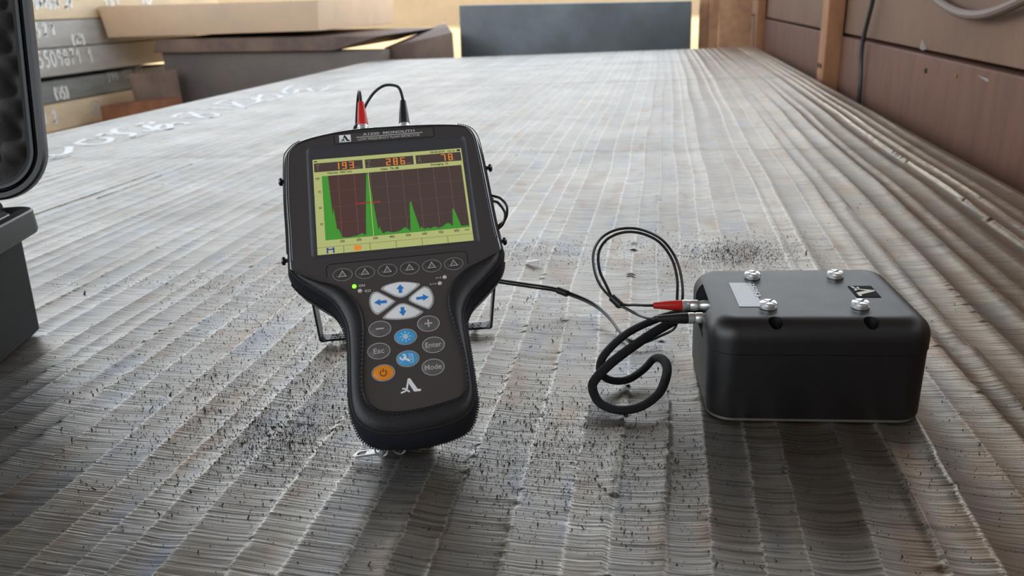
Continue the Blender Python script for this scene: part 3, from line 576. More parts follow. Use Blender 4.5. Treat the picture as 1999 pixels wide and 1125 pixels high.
for x0,x1,ltr,num,unit in ((.008,.328,'T','193','mm'),(.344,.668,'Z','286','mm'),(.684,.992,'A','78','%')):
    r=srect(MB(),x0,.043,x1,.140,.30).build('readout_panel',GL['dark'],scr,smooth=0)
    mb=MB(); a=S(x0+.012,.128); text_mb(mb,ltr,L3(a[0],a[1],.36),E1,E2,3.0e-3,5.6e-3); mb.build('readout_letter',GL['ltr'],scr,smooth=0)
    mb=MB(); h=.076; w=.030; gap=.048; xr=x1-.058
    for k,ch in enumerate(reversed(num)):
        X=xr-gap*k-w; t=.0085; ty=.0095; y0=.053; ym=y0+h/2; y1=y0+h
        R_={'a':(X,y0,X+w,y0+ty),'g':(X,ym-ty/2,X+w,ym+ty/2),'d':(X,y1-ty,X+w,y1),'f':(X,y0,X+t,ym),'b':(X+w-t,y0,X+w,ym),'e':(X,ym,X+t,y1),'c':(X+w-t,ym,X+w,y1)}
        for s in SEG[ch]: srect(mb,*R_[s],.36+.002*'abcdefg'.index(s))
    mb.build('readout_digits',GL['amber'],scr,smooth=0,kind='stuff')
    mb=MB(); a=S(x1-.052,.131); text_mb(mb,unit,L3(a[0],a[1],.36),E1,E2,None,1.3e-3); mb.build('readout_unit',GL['ltr'],scr,smooth=0)
mb=MB()
for t,x,y,h in (('Velocity  2967 m/s',.172,.178,2.3),('Gain  76 dB',.505,.178,2.1),('Averaging  32',.838,.178,2.3),('18.04.2019   16:12',.87,.036,1.9),('100',.026,.222,1.7),('75',.034,.367,1.7),('50',.034,.535,1.7),('25',.036,.703,1.7),('mm',.966,.893,1.1)):
    a=S(x,y); text_mb(mb,t,L3(a[0],a[1],.34),E1,E2,None,h*1.05e-3,'c',.022)
for k in range(1,9):
    a=S(gx(100*k),.897); text_mb(mb,str(100*k),L3(a[0],a[1],.34),E1,E2,None,1.9e-3,'c',.022)
srect(mb,.0,.929,1.0,.9315,.34)
for k in range(1,6): srect(mb,k/6-.0013,.932,k/6+.0013,1.0,.34)
for k in range(1,9): srect(mb,gx(100*k)-.001,.861,gx(100*k)+.001,.872,.34)
srect(mb,.968,.012,.99,.034,.34); srect(mb,.01,.018,.03,.03,.34)
mb.build('screen_lettering',GL['txt'],scr,smooth=0,kind='stuff')
mb=MB(); srect(mb,.058,.938,.108,.995,.34); mb.build('disk_icon',GL['fblue'],scr,smooth=0)
mb=MB(); srect(mb,.068,.963,.098,.995,.38); srect(mb,.07,.94,.096,.950,.38); mb.build('disk_icon_label',GL['bg'],scr,smooth=0)
mb=MB(); flat(mb,[S(.232,.99),S(.274,.99),S(.280,.955),S(.272,.94),S(.25,.94),S(.246,.936),S(.234,.936)],.34); mb.build('folder_icon',GL['fold'],scr,smooth=0)
# ---- nameplate
def strokes(mb,pl,w,width): 
    for s in pl: mb.ribbon([L3(u,v,w) for u,v in s],width*.001,EN)
def Alogo(mb,x0,y0,x1,y1,w,fr=None):
    """angular A emblem: thin left leg with a curled foot, heavy right leg on a serif"""
    fr=fr or (lambda u,v,ww: L3(u,v,ww)); X=lambda t:x0+(x1-x0)*t; Y=lambda t:y0+(y1-y0)*t
    for P in ([(.40,1),(.52,1),(.84,.22),(1,.2),(.99,.06),(.66,.06),(.44,.62)],[(.40,1),(.46,.86),(.36,.30),(.26,.30)],[(0,.02),(0,.13),(.18,.20),(.30,.34),(.38,.30),(.22,.10)],[(.07,.38),(.10,.28),(.20,.28),(.36,.08),(.46,.05),(.44,.16),(.26,.36),(.16,.40)]):
        mb.add([fr(X(a),Y(b_),w) for a,b_ in P],[tuple(range(len(P)))])
    return mb
np_=slabp(MB(),rrect(-39.3,52.2,37.2,60.5,1.5),2.0,2.3).build('nameplate','memb',DT)
mb=MB(); rr=rrect(-39.9,51.6,37.8,61.1,1.8)
for i in range(len(rr)):
    p,q_=rr[i],rr[(i+1)%len(rr)]; mb.ribbon([L3(p[0],p[1],2.06),L3(q_[0],q_[1],2.06)],.0006,EN)
mb.build('nameplate_groove','hole',np_,smooth=0)
flat(MB(),[(-36,53),(-27.1,53),(-27.1,59.5),(-36,59.5)],2.36).build('logo_square','white',np_,smooth=0)
Alogo(MB(),-35.2,53.3,-27.8,59.2,2.42).build('logo_emblem','blackp',np_,smooth=0)
mb=MB(); text_mb(mb,'A1220  MONOLITH',L3(-17.8,57.55,2.36),E1,E2,40.5e-3,2.35e-3,'l',.025); text_mb(mb,'LOW FREQUENCY FLAW DETECTOR',L3(-21.7,53.1,2.36),E1,E2,48.2e-3,2.3e-3,'l',.02); flat(mb,[(-22.9,56.1),(28.7,56.1),(28.7,56.8),(-22.9,56.8)],2.35)
mb.build('nameplate_lettering','line',np_,smooth=0,kind='stuff')
# ---- keypad membrane
mp=[(-51.2,-64),(-51.2,-53),(-50.4,-51),(-48.3,-50.1),(47.2,-49.7),(49.7,-50.6),(50.6,-53),(50.6,-60),(48,-66),(42,-72),(37,-80),(35.6,-92),(38,-106),(41.5,-122),(42,-140),(41,-156),(35,-164),(24,-167),(-8,-169),(-24,-166),(-32,-160),(-34.2,-148),(-33.5,-125),(-31,-102),(-33,-88),(-39,-76.5),(-47,-70)]
km=flat(MB(),mp,2.12); km.build('keypad_membrane','memb',DT,smooth=0)
mb=MB(); e_=[(-51.4,-60),(-51.4,-53),(-50.6,-50.9),(-48.4,-49.9),(47.2,-49.5),(49.9,-50.4),(50.9,-53),(50.9,-60)]
strokes(mb,[e_],2.14,.7); mb.build('membrane_groove','hole',DT,smooth=0)
def ell(u,v,a,b_,n=32): return [(u+a*math.cos(2*PI*k/n),v+b_*math.sin(2*PI*k/n)) for k in range(n)]
def annulus(mb,P,Q,w): return mb.loft([[L3(u,v,w) for u,v in P],[L3(u,v,w) for u,v in Q]])
for i in range(6):
    u=-40.3+16.12*i; v=-59.0
    k=slabp(MB(),ell(u,v,6.0,4.3),2.1,2.35,1.6).build('soft_key','keydark',DT)
    annulus(MB(),ell(u,v,7.0,4.95),ell(u,v,6.75,4.72),2.2).build('key_outline','line',k,smooth=0)
    slabp(MB(),[(u-3.1,v-2.0),(u+3.1,v-2.0),(u,v+3.2)],2.3,2.9,.5).build('triangle_pad','keygrey',k,smooth=0)
    T=[(u-3.1,v-2.0),(u+3.1,v-2.0),(u,v+3.2)]; mb=MB()
    P=[L3(a+0,b_,3.0) for a,b_ in T]; Q=[L3(u+(a-u)*.72,(v-.4)+(b_-v+.4)*.72,3.0) for a,b_ in T]; mb.loft([P,Q]); mb.build('triangle_outline','line',k,smooth=0)
for (u,v),nm,mm,lb in zip(D['led'],'abcd',('ledg','ledo','ledo','ledo'),('lit green power lamp','unlit pale battery lamp','unlit pale upper right lamp','unlit pale lower right lamp')):
    if 'ledg' not in M: M['ledg']=glow('green_lamp',rgb(120,255,40),2.2); M['ledo']=mat('unlit_lamp_lens',rgb(196,188,180),.2,coat=.5)
    MB().lathe(L3(u,v,2.0),EN,[(0,.0016),(.0006,.0015),(.0011,.0010),(.0013,.0003)],16).build('indicator_lamp',mm,DT,label=lb)
mb=MB(); text_mb(mb,'ON',L3(-29.6,-70.0,2.2),E1,E2,4.6e-3,1.9e-3,'l',.035)
for u,v,w in ((28.1,-68.9,3.4),(23.6,-73.4,4.0)):
    strokes(mb,[[(u-w/2,v),(u+w/2,v)],[(u-w/2,v-.8),(u-w/2,v+.8)],[(u+w/2,v-.8),(u+w/2,v+.8)]],2.2,.4)
flat(mb,[(-25.7,-73.5),(-24.9,-74.5),(-21.2,-74.5),(-21.2,-72.6),(-24.9,-72.6)],2.2)
mb.build('keypad_print','line',DT,smooth=0,kind='stuff')
mb=MB(); flat(mb,[(-24.3,-74.1),(-23.2,-74.1),(-23.2,-73),(-24.3,-73)],2.26); flat(mb,[(-22.7,-74.1),(-21.7,-74.1),(-21.7,-73),(-22.7,-73)],2.26); mb.build('battery_print','keydark',DT,smooth=0,kind='stuff')
for key,arr,lb in (('k_up','a_up','up arrow key'),('k_dn','a_dn','down arrow key'),('k_lf','a_lf','left arrow key'),('k_rt','a_rt','right arrow key')):
    P=[(p.x,p.y) for p in resample(cr_spline([(a,b_,0) for a,b_ in D[key]],6,True),48,True)]
    k=slabp(MB(),P,2.1,2.75,.5).build('arrow_key','white',DT,label='white '+lb+' with a blue arrow')
    c=(sum(p[0] for p in P)/48,sum(p[1] for p in P)/48)
    G=lambda s:[(c[0]+(p[0]-c[0])*s,c[1]+(p[1]-c[1])*s) for p in P]
    annulus(MB(),G(1.10),G(1.02),2.25).build('key_outline','line',k,smooth=0)
    annulus(MB(),G(.97),G(.94),2.80).build('key_inline','keygrey',k,smooth=0)
    flat(MB(),D[arr],2.86).build('arrow_print','blue',k,smooth=0)
BT=[(-17.0,-103.5,'keygrey','minus'),(17.2,-103.4,'keygrey','plus'),(0.3,-111.4,'ltblue','sun'),(-19.0,-119.7,'keygrey','Esc'),(19.1,-119.6,'keygrey','Enter'),(0.4,-127.6,'ltblue','tool'),(-17.1,-135.8,'orange','power'),(17.2,-135.7,'keygrey','Mode')]
LB={'minus':'dark minus key','plus':'dark plus key','sun':'light blue brightness key','Esc':'dark Esc key','Enter':'dark Enter key','tool':'light blue settings key with a spanner','power':'orange power key','Mode':'dark Mode key'}
for u,v,mm,ic in BT:
    k=slabp(MB(),ell(u,v,7.1,5.3),2.1,2.75,.7).build('oval_key',mm,DT,label=LB[ic])
    annulus(MB(),ell(u,v,8.0,6.0),ell(u,v,7.4,5.5),2.3).build('key_outline','line',k,smooth=0)
    mb=MB(); W_=2.85; m2='white' if mm!='orange' else 'browni'
    if ic in ('minus','plus'):
        flat(mb,[(u-2.8,v-.55),(u+2.8,v-.55),(u+2.8,v+.55),(u-2.8,v+.55)],W_)
        if ic=='plus': flat(mb,[(u-.55,v-2.8),(u+.55,v-2.8),(u+.55,v+2.8),(u-.55,v+2.8)],W_+.03)
        m2='line'
    elif ic in ('Esc','Enter','Mode'):
        text_mb(mb,ic,L3(u,v-1.9,W_),E1,E2,{'Esc':7.2e-3,'Enter':11.2e-3,'Mode':11.6e-3}[ic],3.8e-3,'c',.012); m2='line'
    elif ic=='sun':
        flat(mb,ell(u,v,1.9,1.9,18),W_)
        for k2 in range(8):
            a=2*PI*k2/8; strokes(mb,[[(u+2.5*math.cos(a),v+2.5*math.sin(a)),(u+3.9*math.cos(a),v+3.9*math.sin(a))]],W_,.85)
        m2='paleb'
    elif ic=='tool':
        strokes(mb,[[(u+.6,v+2.9),(u+3.6,v+2.9),(u+3.6,v-3),(u+1.4,v-3)]],W_,.4)
        for d in (1.6,.2,-1.2): strokes(mb,[[(u+.6,v+d),(u+2.9,v+d)]],W_,.35)
        strokes(mb,[[(u-3.0,v+1.2),(u+1.2,v-1.9)]],W_+.03,1.5)
        annul=[(u-3.2+1.9*math.cos(a),v+1.3+1.9*math.sin(a)) for a in np.linspace(math.radians(170),math.radians(450),14)]
        strokes(mb,[annul],W_+.05,1.1); m2='white'
    elif ic=='power':
        strokes(mb,[[(u+2.2*math.cos(a),v-.2+2.2*math.sin(a)) for a in np.linspace(math.radians(122),math.radians(418),22)],[(u,v+.4),(u,v+3)]],W_,.7)
    if 'paleb' not in M: M['paleb']=mat('pale_blue_print',rgb(176,206,226),.45)
    mb.build('key_legend',m2,k,smooth=0)
Alogo(MB(),-6.5,-152.2,7.3,-141.8,2.2).build('logo_emblem','white',DT,smooth=0)
# ---- leather collar round the grip, seam and stitches
sti=resample([V(x,y,0) for x,y in sm2(D['ST'],8)],131); out=[V(x,y,0) for x,y in cha]
def mixr(t,w):
    return [L3(o.x+(i.x-o.x)*t,o.y+(i.y-o.y)*t,w) for o,i in zip(out,sti)]
b=MB().loft([mixr(-.04,-.4),mixr(.03,1.6),mixr(.16,3.3),mixr(.45,4.6),mixr(.75,4.9),mixr(.93,4.5),mixr(1.0,3.8),mixr(1.02,2.0)],closed=False)
b.build('leather_collar','leather',DT,smooth=70)
b=MB().tube([p+EN*.0002 for p in mixr(.02,1.4)],.0007,6); b.build('collar_piping','thread',DT)
mb=MB(); SP=resample(mixr(.90,4.72),105)
for i in range(2,103): 
    t=(SP[i+1]-SP[i-1]).normalized(); mb.box(SP[i],(.0010,.00035,.00035),Matrix((t,t.cross(EN),EN)).transposed())
SP=resample([L3(p[0],p[1],-1.2) for p in offset2(C,1.9)][4:36],60)
for i in range(1,59):
    t=(SP[i+1]-SP[i-1]).normalized(); mb.box(SP[i],(.0008,.0003,.0003),Matrix((t,t.cross(EN),EN)).transposed())
SP=resample([L3(p[0],p[1],-1.2) for p in offset2(C,1.9)][72:108],60)
for i in range(1,59):
    t=(SP[i+1]-SP[i-1]).normalized(); mb.box(SP[i],(.0008,.0003,.0003),Matrix((t,t.cross(EN),EN)).transposed())
mb.build('stitching','thread',DT,kind='stuff',smooth=0,label='black stitches along the leather edge')
# strap studs on both sides
for u,v in ((-82.3,32),(-82.3,-36),(77.8,29),(80.4,-37)):
    s=1 if u>0 else -1
    MB().lathe(L3(u,v,-14),E1*s,[(-.002,.0016),(.0008,.0016),(.0009,.0030),(.0022,.0034),(.0034,.0026),(.0037,.001)],16).build('strap_stud','steelb',DT)
# sockets on the top edge
for u in (-18.3,14.9):
    MB().lathe(L3(u,62,-20),E2,[(0,.0042),(.006,.0042),(.0062,.0034),(.0095,.0034)],18).build('socket','chrome',DT)
# folding stand
A,B_,PA,PB=[Vector(p) for p in D['stand']]
hz=Vector((B_.x-A.x,B_.y-A.y,0)).normalized(); wd=Vector((-hz.y,hz.x,0)); A.z=B_.z=.0055
def strip(mb,path,wdirs,half,th):
    P=[Vector(p) for p in path]; rings=[]
    for i,p in enumerate(P):
        t=(P[min(i+1,len(P)-1)]-P[max(i-1,0)]).normalized(); w=(wdirs-t*wdirs.dot(t)).normalized(); n=t.cross(w).normalized()
        rings.append([p+w*half+n*th,p-w*half+n*th,p-w*half-n*th,p+w*half-n*th])
    return mb.loft(rings,True,True,True)
def corner(P,Q,R_,r=.007,n=6):
    a=(P-Q).normalized()*r; c=(R_-Q).normalized()*r
    return [ (Q+a)*(1-t)**2+Q*(2*t*(1-t))+(Q+c)*t*t for t in [k/n for k in range(n+1)]]
path=[PA]+corner(PA,A,B_)+corner(A,B_,PB)+[PB]
sd=strip(MB(),path,wd,.0065,.0010).build('stand','stand',DT,label='black flat-bar folding stand')
mb=MB(); a0=A+hz*.009+V(0,0,.00115); b0=B_-hz*.009+V(0,0,.00115)
mb.add([a0+wd*.0062,b0+wd*.0062,b0-wd*.0062,a0-wd*.0062],[(0,1,2,3)]); mb.build('speckled_finish','stand_top',sd,smooth=0)
for P in (A+hz*.020,B_-hz*.016):
    MB().lathe(V(P.x,P.y,0),(0,0,1),[(0,.0030),(.0006,.0040),(.0035,.0040),(.0044,.0034)],16).build('stand_foot','chrome',sd)
# zipper pull, loops and tab under the bottom edge
pl=[Vector(p) for p in D['puller']]; ctr=sum(pl,Vector())/len(pl)
o3=cr_spline(pl,6,True); zb=.0032
mb=MB()
O1=[V(p.x,p.y,zb) for p in o3]; def_in=lambda s,z:[V(ctr.x+(p.x-ctr.x)*s,ctr.y+(p.y-ctr.y)*s,z) for p in o3]
mb.loft([def_in(1,zb),def_in(1,zb+.0016),def_in(.72,zb+.0016),def_in(.72,zb),def_in(1,zb)]); zp_=mb.build('zipper_pull','chrome',DT)
hh=[p for p in def_in(.74,zb+.0008)]; cut=[p for p in hh if p.x>ctr.x-.002]; cut.sort(key=lambda p: math.atan2(p.y-ctr.y,p.x-ctr.x))
mb=MB(); mb.add([p+V(0,0,.0006) for p in cut],[tuple(range(len(cut)))]); mb.build('pull_plate','chrome',zp_,smooth=0)
for u in (-24.5,-12.0):
    c0=L3(u,-183,-26); mb=MB()
    c0.z=max(c0.z,.0075)
    mb.tube([c0+E1*(.0042*math.cos(a))+Vector((0,-.25,1))*(.0058*math.sin(a)) for a in np.linspace(math.radians(170),math.radians(370),16)],.0006,6); mb.build('pull_ring','chrome',DT)
ta,tb=[Vector(p) for p in D['tab']]
MB().box(((ta.x+tb.x)/2,(ta.y+tb.y)/2+.008,.0065),((tb.x-ta.x)/2,.007,.006),Matrix.Rotation(.18,3,'Z')).build('zipper_end_tab','neoprene',DT,bevel=.002)
# ---------------------------------------------------------------- transducer block
BY=math.radians(4.0); bx=V(math.cos(BY),math.sin(BY),0); by=V(-math.sin(BY),math.cos(BY),0); BC=V(.1125,.5855,0)
TB=thing('transducer_block','matte black rounded metal block with four nickel screws on its top','transducer',BC)
def Bp(x,y,z): return BC+bx*x+by*y+V(0,0,z)
HW_,HD_,HZ=.0778,.0628,.0800
def rr3(ix,z,r): return [Bp(a,b_,z) for a,b_ in rrect(-HW_+ix,-HD_+ix,HW_-ix,HD_-ix,max(r-ix,.003),9)]
def cutter(o,cut):
    m=o.modifiers.new('cut','BOOLEAN'); m.operation='DIFFERENCE'; m.solver='EXACT'; m.object=cut
    bpy.context.view_layer.update(); dg=bpy.context.evaluated_depsgraph_get(); me=bpy.data.meshes.new_from_object(o.evaluated_get(dg))
    o.modifiers.clear(); o.data=me; me.name=o.name
    for p in me.polygons: p.use_smooth=True
    me.set_sharp_from_angle(angle=math.radians(32)); bpy.data.objects.remove(cut)
RC=.020
rt=.0150; prof=[(.0006,.0555),(0,.0560),(0,.0572)]+[(0,HZ-rt-.002)]+[(rt*(1-math.cos(a)),HZ-rt+rt*math.sin(a)) for a in np.linspace(0,PI/2,12)]+[(rt+.0012,HZ),(rt+.003,HZ)]
lid=MB().loft([rr3(i,z,RC) for i,z in prof],True,True,True).build('top_cover','anod',TB,smooth=32)
SCW=[(-.0325,.0325),(.0325,.0325),(-.0325,-.0325),(.0325,-.0325)]
cb=MB()
cb.loft([[Bp(-HW_-.004+t*.0185,y,z) for y,z in [( -.020,.044),(.026,.044),(.029,.0765),(-.022,.0765)]] for t in (0,1)],True,True,True)
for x in (-.0315,.0335): cb.lathe(Bp(x,-.0545,.055),(0,0,1),[(0,.0052),(.05,.0052)],20)
cut=cb.build('cut_tmp',None,TB,smooth=0); cutter(lid,cut)
body=MB().loft([rr3(.0012,.0035,RC),rr3(.0008,.0045,RC),rr3(.0006,.0553,RC)],True,True,True).build('body_shell','anod',TB,smooth=32)
cut=MB().loft([[Bp(-HW_-.004+t*.0185,y,z) for y,z in [(-.020,.049),(.026,.049),(.026,.068),(-.020,.068)]] for t in (0,1)],True,True,True).build('cut_tmp',None,TB,smooth=0); cutter(body,cut)
MB().loft([rr3(.0030,0.0002,RC),rr3(.0018,.0012,RC),rr3(.0018,.0036,RC)],True,True,True).build('base_plate','basepl',TB,smooth=32)
for x,y in SCW:
    ax=V(0,0,1); s=MB(); z0=HZ-.0002; R=.0066; n=9
    for q in range(4):      # four raised quadrants leave the cross slots
        a0=q*PI/2-PI/4+.2; a1=(q+1)*PI/2-PI/4-.2
        def sec(r,z): return [Bp(x+r*math.cos(a0+(a1-a0)*k/n),y+r*math.sin(a0+(a1-a0)*k/n),z) for k in range(n+1)]
        c0=(x+.0016*math.cos((a0+a1)/2),y+.0016*math.sin((a0+a1)/2))
        rings=[sec(R*.96,z0+.0018)+[Bp(c0[0],c0[1],z0+.0018)],sec(R,z0+.0030)+[Bp(c0[0],c0[1],z0+.003)],sec(R*.93,z0+.0046)+[Bp(c0[0],c0[1],z0+.0046)],sec(R*.78,z0+.0052)+[Bp(c0[0],c0[1],z0+.0052)]]
        s.loft(rings,True,True,True)
    sc=MB().lathe(Bp(x,y,z0-.004),ax,[(0,.005),(.004,.0056),(.0047,R*.97),(.0060,R*.97)],28).build('thumb_screw','chrome',TB)
    s.build('slotted_head','chrome',sc,smooth=30)
# labels on top
def Bflat(mb,poly,z): mb.add([Bp(x,y,z) for x,y in poly],[tuple(range(len(poly)))]); return mb
lp0=MB().loft([[Bp(x,y,HZ-.0001) for x,y in [(-.053,-.031),(-.036,-.031),(-.036,.0205),(-.053,.0205)]],[Bp(x,y,HZ+.0004) for x,y in [(-.053,-.031),(-.036,-.031),(-.036,.0205),(-.053,.0205)]]],True,True,True).build('serial_label','label',TB,smooth=0,label='silver label with a serial number')
mb=MB(); text_mb(mb,'25053',Bp(-.0378,.019,HZ+.0006),-by,bx,.030,.0042,'l',.02); mb.build('serial_number','white',lp0,smooth=0)
lg=MB().loft([[Bp(x,y,z) for x,y in [(.036,-.0125),(.0535,-.0125),(.0535,.0115),(.036,.0115)]] for z in (HZ-.0001,HZ+.0004)],True,True,True).build('logo_plate','blackm',TB,smooth=0)
Alogo(MB(),0,0,.021,.0155,0,lambda u,v,w:Bp(.0372+v,.0102-u,HZ+.0006)).build('logo_emblem','cream',lg,smooth=0)
# socket flanges in the recess
for y,z in ((.0165,.0625),(-.0045,.0605)):
    MB().lathe(Bp(-.0633,y,z),-bx,[(-.001,.0052),(.0022,.0052),(.0026,.0046)],18).build('socket','chrome',TB)
MB().lathe(Bp(-.0633,.006,.055),-bx,[(-.001,.006),(.003,.006)],14).build('strap_anchor','blackr',TB)
# braided carrying strap, a loop lying beside the block
sp=[Vector(p) for p in D['strap']]
sp=[Bp(-.062,.008,.056)]+sp+[Bp(-.062,.003,.0545)]
sp=cr_spline(sp,7); sp=[V(p.x,p.y,max(p.z,.0040)) for p in sp]
MB().tube(sp,.0039,12,rz=.8).build('braided_strap','strap',TB,label='black braided carrying strap curled beside the block')
# ---------------------------------------------------------------- cable with two leads and four plugs
CT=thing('twin_cable','thin black two-lead cable with red and black plugs looping from tester to block','cable',V(-.0322,.61,0))
def plug(o,d,mm,label,ln=.0125,sl=.0243):
    o=Vector(o); d=Vector(d).normalized()
    p=MB().lathe(o,d,[(0,.0038),(ln*.1,.0042),(ln*.42,.0042),(ln*.44,.0038),(ln*.54,.0038),(ln*.56,.0044),(ln*.74,.0044),(ln*.76,.0041),(ln*.80,.0041),(ln*.82,.0045),(ln*.98,.0045),(ln,.0038)],20).build('plug','chrome',CT,label=label)
    MB().lathe(o+d*(ln-.0005),d,[(0,.0043),(sl*.08,.0045),(sl*.41,.0040),(sl*.74,.0031),(sl*.98,.0025),(sl,.0016)],16).build('strain_relief',mm,p)
    return o+d*(ln+sl-.001)
t1=plug(L3(-18.3,69,-20),E2,'red','nickel plug with red sleeve on top of the tester')
t2=plug(L3(14.9,67.5,-20),E2+E1*.04,'blackr','nickel plug with black sleeve on top of the tester')
r0=Bp(-.0612,.0165,.0625); t3=plug(r0,-bx,'red','nickel plug with red sleeve at the block',.0290,.0235)
r1=Bp(-.0612,-.0045,.0605); t4=plug(r1,-bx-by*.05,'blackr','nickel plug with black sleeve at the block',.0265,.0245)
RAD=.00125
arc=[Vector(p) for p in D['arc']]; arc2=[Vector(p) for p in D['arc2']]; lp=[Vector(p) for p in D['lp']]; gr=[Vector(p) for p in D['gr']]; lo=[Vector(p) for p in D['loop']]
def off(P,d): return [p+Vector(d) for p in P]
tape=lo[-1]
w1=[t2-(E2*.002),t2+E2*.003]+arc[1:]+lp[0:7]+lp[7:9]+gr+lo[:-1]+[tape+V(0,0,.0012),tape+V(.008,-.003,-.0002),t3*.5+tape*.5+V(0,0,-.0005),t3-bx*.004,t3+bx*.002]
w2=[t1-(E2*.002),t1+E2*.003]+arc2[1:]+off(lp[0:4],(0,.003,-.004))+lp[9:15]+off(gr,(.002,-.004,-.0015))
for i,p in enumerate(w2):
    if p.z<.0025: p.z=.0025
w2+=[p+(V(-.015,.65,.08)-p)*.11 for p in lo[:-1]]+[tape+V(0,-.001,-.0016),tape+V(.006,-.006,-.001),t4*.55+tape*.45+V(0,0,-.003),t4-bx*.005,t4+bx*.002]
for w in (w1,w2):
    P=cr_spline(w,7); P=[V(p.x,p.y,max(p.z,.0018)) for p in P]
    MB().tube(P,RAD,8).build('lead','cable',CT)
def band(a,b_,r): MB().tube([a,a.lerp(b_,.5),b_],r,12).build('tape_band','blackr',CT)
band(tape+V(-.004,.003,.004),tape+V(.004,-.002,-.0015),.0034)
g1=gr[3]; g2=gr[4]; band(g1.lerp(g2,-.05)+V(.001,-.002,-.0006),g1.lerp(g2,.28)+V(.001,-.002,-.0006),.0036)
# ---------------------------------------------------------------- equipment case, lid open
ca=V(.297,-.955,0).normalized(); cbv=V(-.955,-.297,0).normalized()
K0=V(-.632,.641,0)
EC=thing('equipment_case','open dark plastic equipment case with foam-lined lid at the left edge','case',K0+ca*.17+cbv*.22)
CL,CW=.34,.44
def Kp(a,b_,z): return K0+ca*a+cbv*b_+V(0,0,z)
def krr(ins,z,r,fr=Kp,L_=CL,W_=CW,n=6): return [fr(x,y,z) for x,y in rrect(ins,ins,L_-ins,W_-ins,max(r*.5-ins,.003),n)]
bz=.108
b=MB().loft([krr(.006,.0003,.018),krr(.0005,.005,.018),krr(-.0005,.02,.018),krr(-.0060,bz,.018),krr(.0085,bz,.018),krr(.0095,.03,.018)],True,True,True)
b.build('case_body','case',EC,smooth=40)
rz=bz
b=MB().loft([krr(-.003,rz-.003,.014),krr(-.019,rz-.002,.006),krr(-.0205,rz+.001,.006),krr(-.0200,rz+.020,.006),krr(-.0185,rz+.0215,.006),krr(-.008,rz+.0215,.014),krr(-.003,rz+.018,.022),krr(.0005,rz+.018,.02),krr(.0015,rz+.0235,.02),krr(.004,rz+.0235,.02),krr(.0085,rz+.016,.02),krr(.009,rz-.003,.02)],True)
b.build('case_rim','caserim',EC,smooth=35,label='rim flange of the case base')
b=MB().loft([krr(-.0028,rz+.0183,.022),krr(-.0014,rz+.0200,.022),krr(0,rz+.0183,.022)],True); b.build('rim_seal','line',EC,smooth=60)
MB().loft([krr(.011,.055,.018),krr(.011,.058,.018)],True,True,True).build('foam_insert','foam',EC)
# lid: leans back about the hinge line
LT=.321; lv=V(0,0,1)*math.cos(LT)-ca*math.sin(LT); ln=ca*math.cos(LT)+V(0,0,1)*math.sin(LT)
LO=V(-.636,.6485,rz+.0265)-ca*.029-cbv*.024
LHt,LWd=.36,.464
def Lp(v,b_,d): return LO+lv*v+cbv*b_+ln*d
def lrr(ins,d,r): return [Lp(x,y,d) for x,y in rrect(ins,ins,LHt-ins,LWd-ins,max(r-ins,.004),10)]
b=MB().loft([lrr(.045,-.062,.050),lrr(.030,-.050,.050),lrr(.017,-.036,.050),lrr(.006,-.020,.050),lrr(0,-.008,.050),lrr(-.001,0,.050),lrr(.001,.0015,.050),lrr(.006,.0015,.050),lrr(.0065,-.003,.05),lrr(.010,-.003,.05),lrr(.0105,.001,.05),lrr(.0135,.001,.05),lrr(.016,-.028,.05)],True,True,False)
b.build('lid_shell','caserim',EC,smooth=35)
b=MB().loft([lrr(.0068,-.003,.05),lrr(.0082,.0012,.05),lrr(.0098,-.003,.05)],True); b.build('lid_seal','gasket',EC,smooth=60)
b=MB().loft([lrr(.0150,-.020,.05),lrr(.0145,-.0035,.05),lrr(.0185,-.0030,.05),lrr(.0195,-.0075,.05),lrr(.021,-.022,.05)],True); b.build('lid_lining_edge','gasket',EC,smooth=50)
# egg-crate foam: bumpy sheet filling the lid
nu,nv=90,110; inn=.0205; vs=[]; fs=[]
for i in range(nu+1):
    for j in range(nv+1):
        v=inn+(LHt-2*inn)*i/nu; u=inn+(LWd-2*inn)*j/nv
        rr_=.030; dx=max(inn+rr_-u,u-(LWd-inn-rr_),0); dy=max(inn+rr_-v,v-(LHt-inn-rr_),0); dd=math.hypot(dx,dy)
        if dd>rr_: u-=math.copysign(1,u-LWd/2)*(dx-dx*rr_/dd) if dx else 0; v-=math.copysign(1,v-LHt/2)*(dy-dy*rr_/dd) if dy else 0
        ed=min(u-inn,LWd-inn-u,v-inn,LHt-inn-v); k=min(1,max(ed,0)/.02)
        s1=math.sin(2*PI*(v/.046+.15)); s2=math.sin(2*PI*(u/.046+.35*1))
        d=-.022+.019*k*(s1*s2 if s1*s2<0 else (s1*s2)**.7)
        vs.append(Lp(v,u,d))
for i in range(nu):
    for j in range(nv):
        a=i*(nv+1)+j; fs.append((a,a+1,a+nv+2,a+nv+1))
MB().add(vs,fs).build('lid_foam','foam',EC,smooth=180,label='black egg-crate foam lining the lid')
# hinge along the back edge
for b0,b1 in ((.012,.060),(.20,.25),(.38,.43)):
    MB().tube([K0+V(0,0,rz+.024)-ca*.006+cbv*b0,K0+V(0,0,rz+.024)-ca*.006+cbv*b1],.0058,12).build('lid_hinge','case',EC)
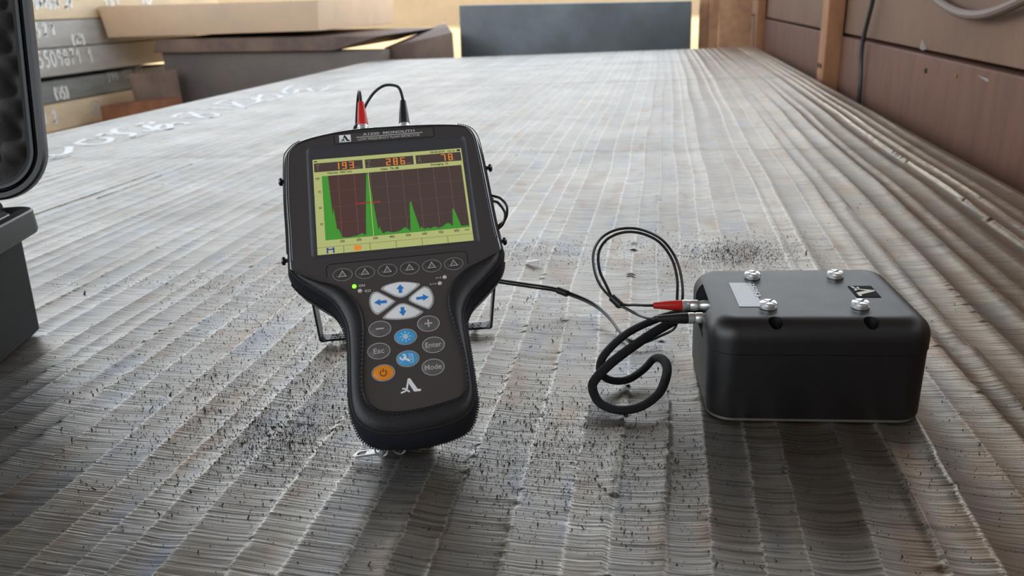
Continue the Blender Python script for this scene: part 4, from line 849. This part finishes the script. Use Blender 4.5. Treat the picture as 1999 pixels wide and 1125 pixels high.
# ---------------------------------------------------------------- loose bits on the slab
fx=D['flake']; P=[V(fx[0]+a,fx[1]+b_,.0022+c) for a,b_,c in ((-.010,-.002,0),(-.002,-.005,.001),(.009,-.003,.0025),(.011,.002,.002),(.002,.005,.001),(-.007,.003,0))]
o=MB().loft([P,[p+V(0,0,.0007) for p in P]],True,True,True).build('paper_scrap','white',smooth=0); tag(o,'tiny white scrap lying on the slab right of the tester','scrap')
gv=[];gf=[]
rg=np.random.default_rng(8); pts=[]
for c,a,b_,n in D['blobs']:
    k=int(n*(2.4 if n<350 or abs(a[0])>.15 else 1.7)); g=rg.normal(size=(k,2)); pts.append(np.stack([c[0]+a[0]*g[:,0]+b_[0]*g[:,1],c[1]+a[1]*g[:,0]+b_[1]*g[:,1]],-1))
pts=np.concatenate(pts); ok=(pts[:,0]>SX0+.02)&(pts[:,0]<SX1-.02)&(pts[:,1]>.26)&(pts[:,1]<3.5)
dv=(pts-np.array([BC.x,BC.y])); lx=dv@np.array([bx.x,bx.y]); ly=dv@np.array([by.x,by.y]); ok&=~((np.abs(lx)<HW_+.005)&(np.abs(ly)<HD_+.005))
dk=(pts-np.array([K0.x,K0.y])); ok&=~(((dk@np.array([ca.x,ca.y]))>-.003)&((dk@np.array([cbv.x,cbv.y]))>-.003))
pts=pts[ok]; zz,_=slab_h(pts[:,0],pts[:,1])
for (x,y),z in zip(pts,zz):
    s=.00024*math.exp(rg.normal()*.45); h=s*rg.uniform(.6,3.0); a=rg.uniform(0,6.28); tx,ty=rg.normal(0,.6*h,2)
    if rg.random()<.25: h*=.5; tx*=1.8; ty*=1.8
    n0=len(gv)
    for k in range(3): gv.append((x+s*math.cos(a+2.1*k),y+s*math.sin(a+2.1*k),z-.0001))
    for k in range(3): gv.append((x+tx+s*.6*math.cos(a+.5+2.1*k),y+ty+s*.6*math.sin(a+.5+2.1*k),z+h+.0002*k))
    gf+= [(n0+3,n0+4,n0+5),(n0,n0+1,n0+4,n0+3),(n0+1,n0+2,n0+5,n0+4),(n0+2,n0,n0+3,n0+5)]
gm=bpy.data.meshes.new('steel_grit'); gm.from_pydata(gv,[],gf); gm.update(); gm.materials.append(M['grit'])
go=bpy.data.objects.new('steel_grit',gm); COL.objects.link(go); go['kind']='stuff'; tag(go,'black scale grit scattered over the grey steel slab','grit')
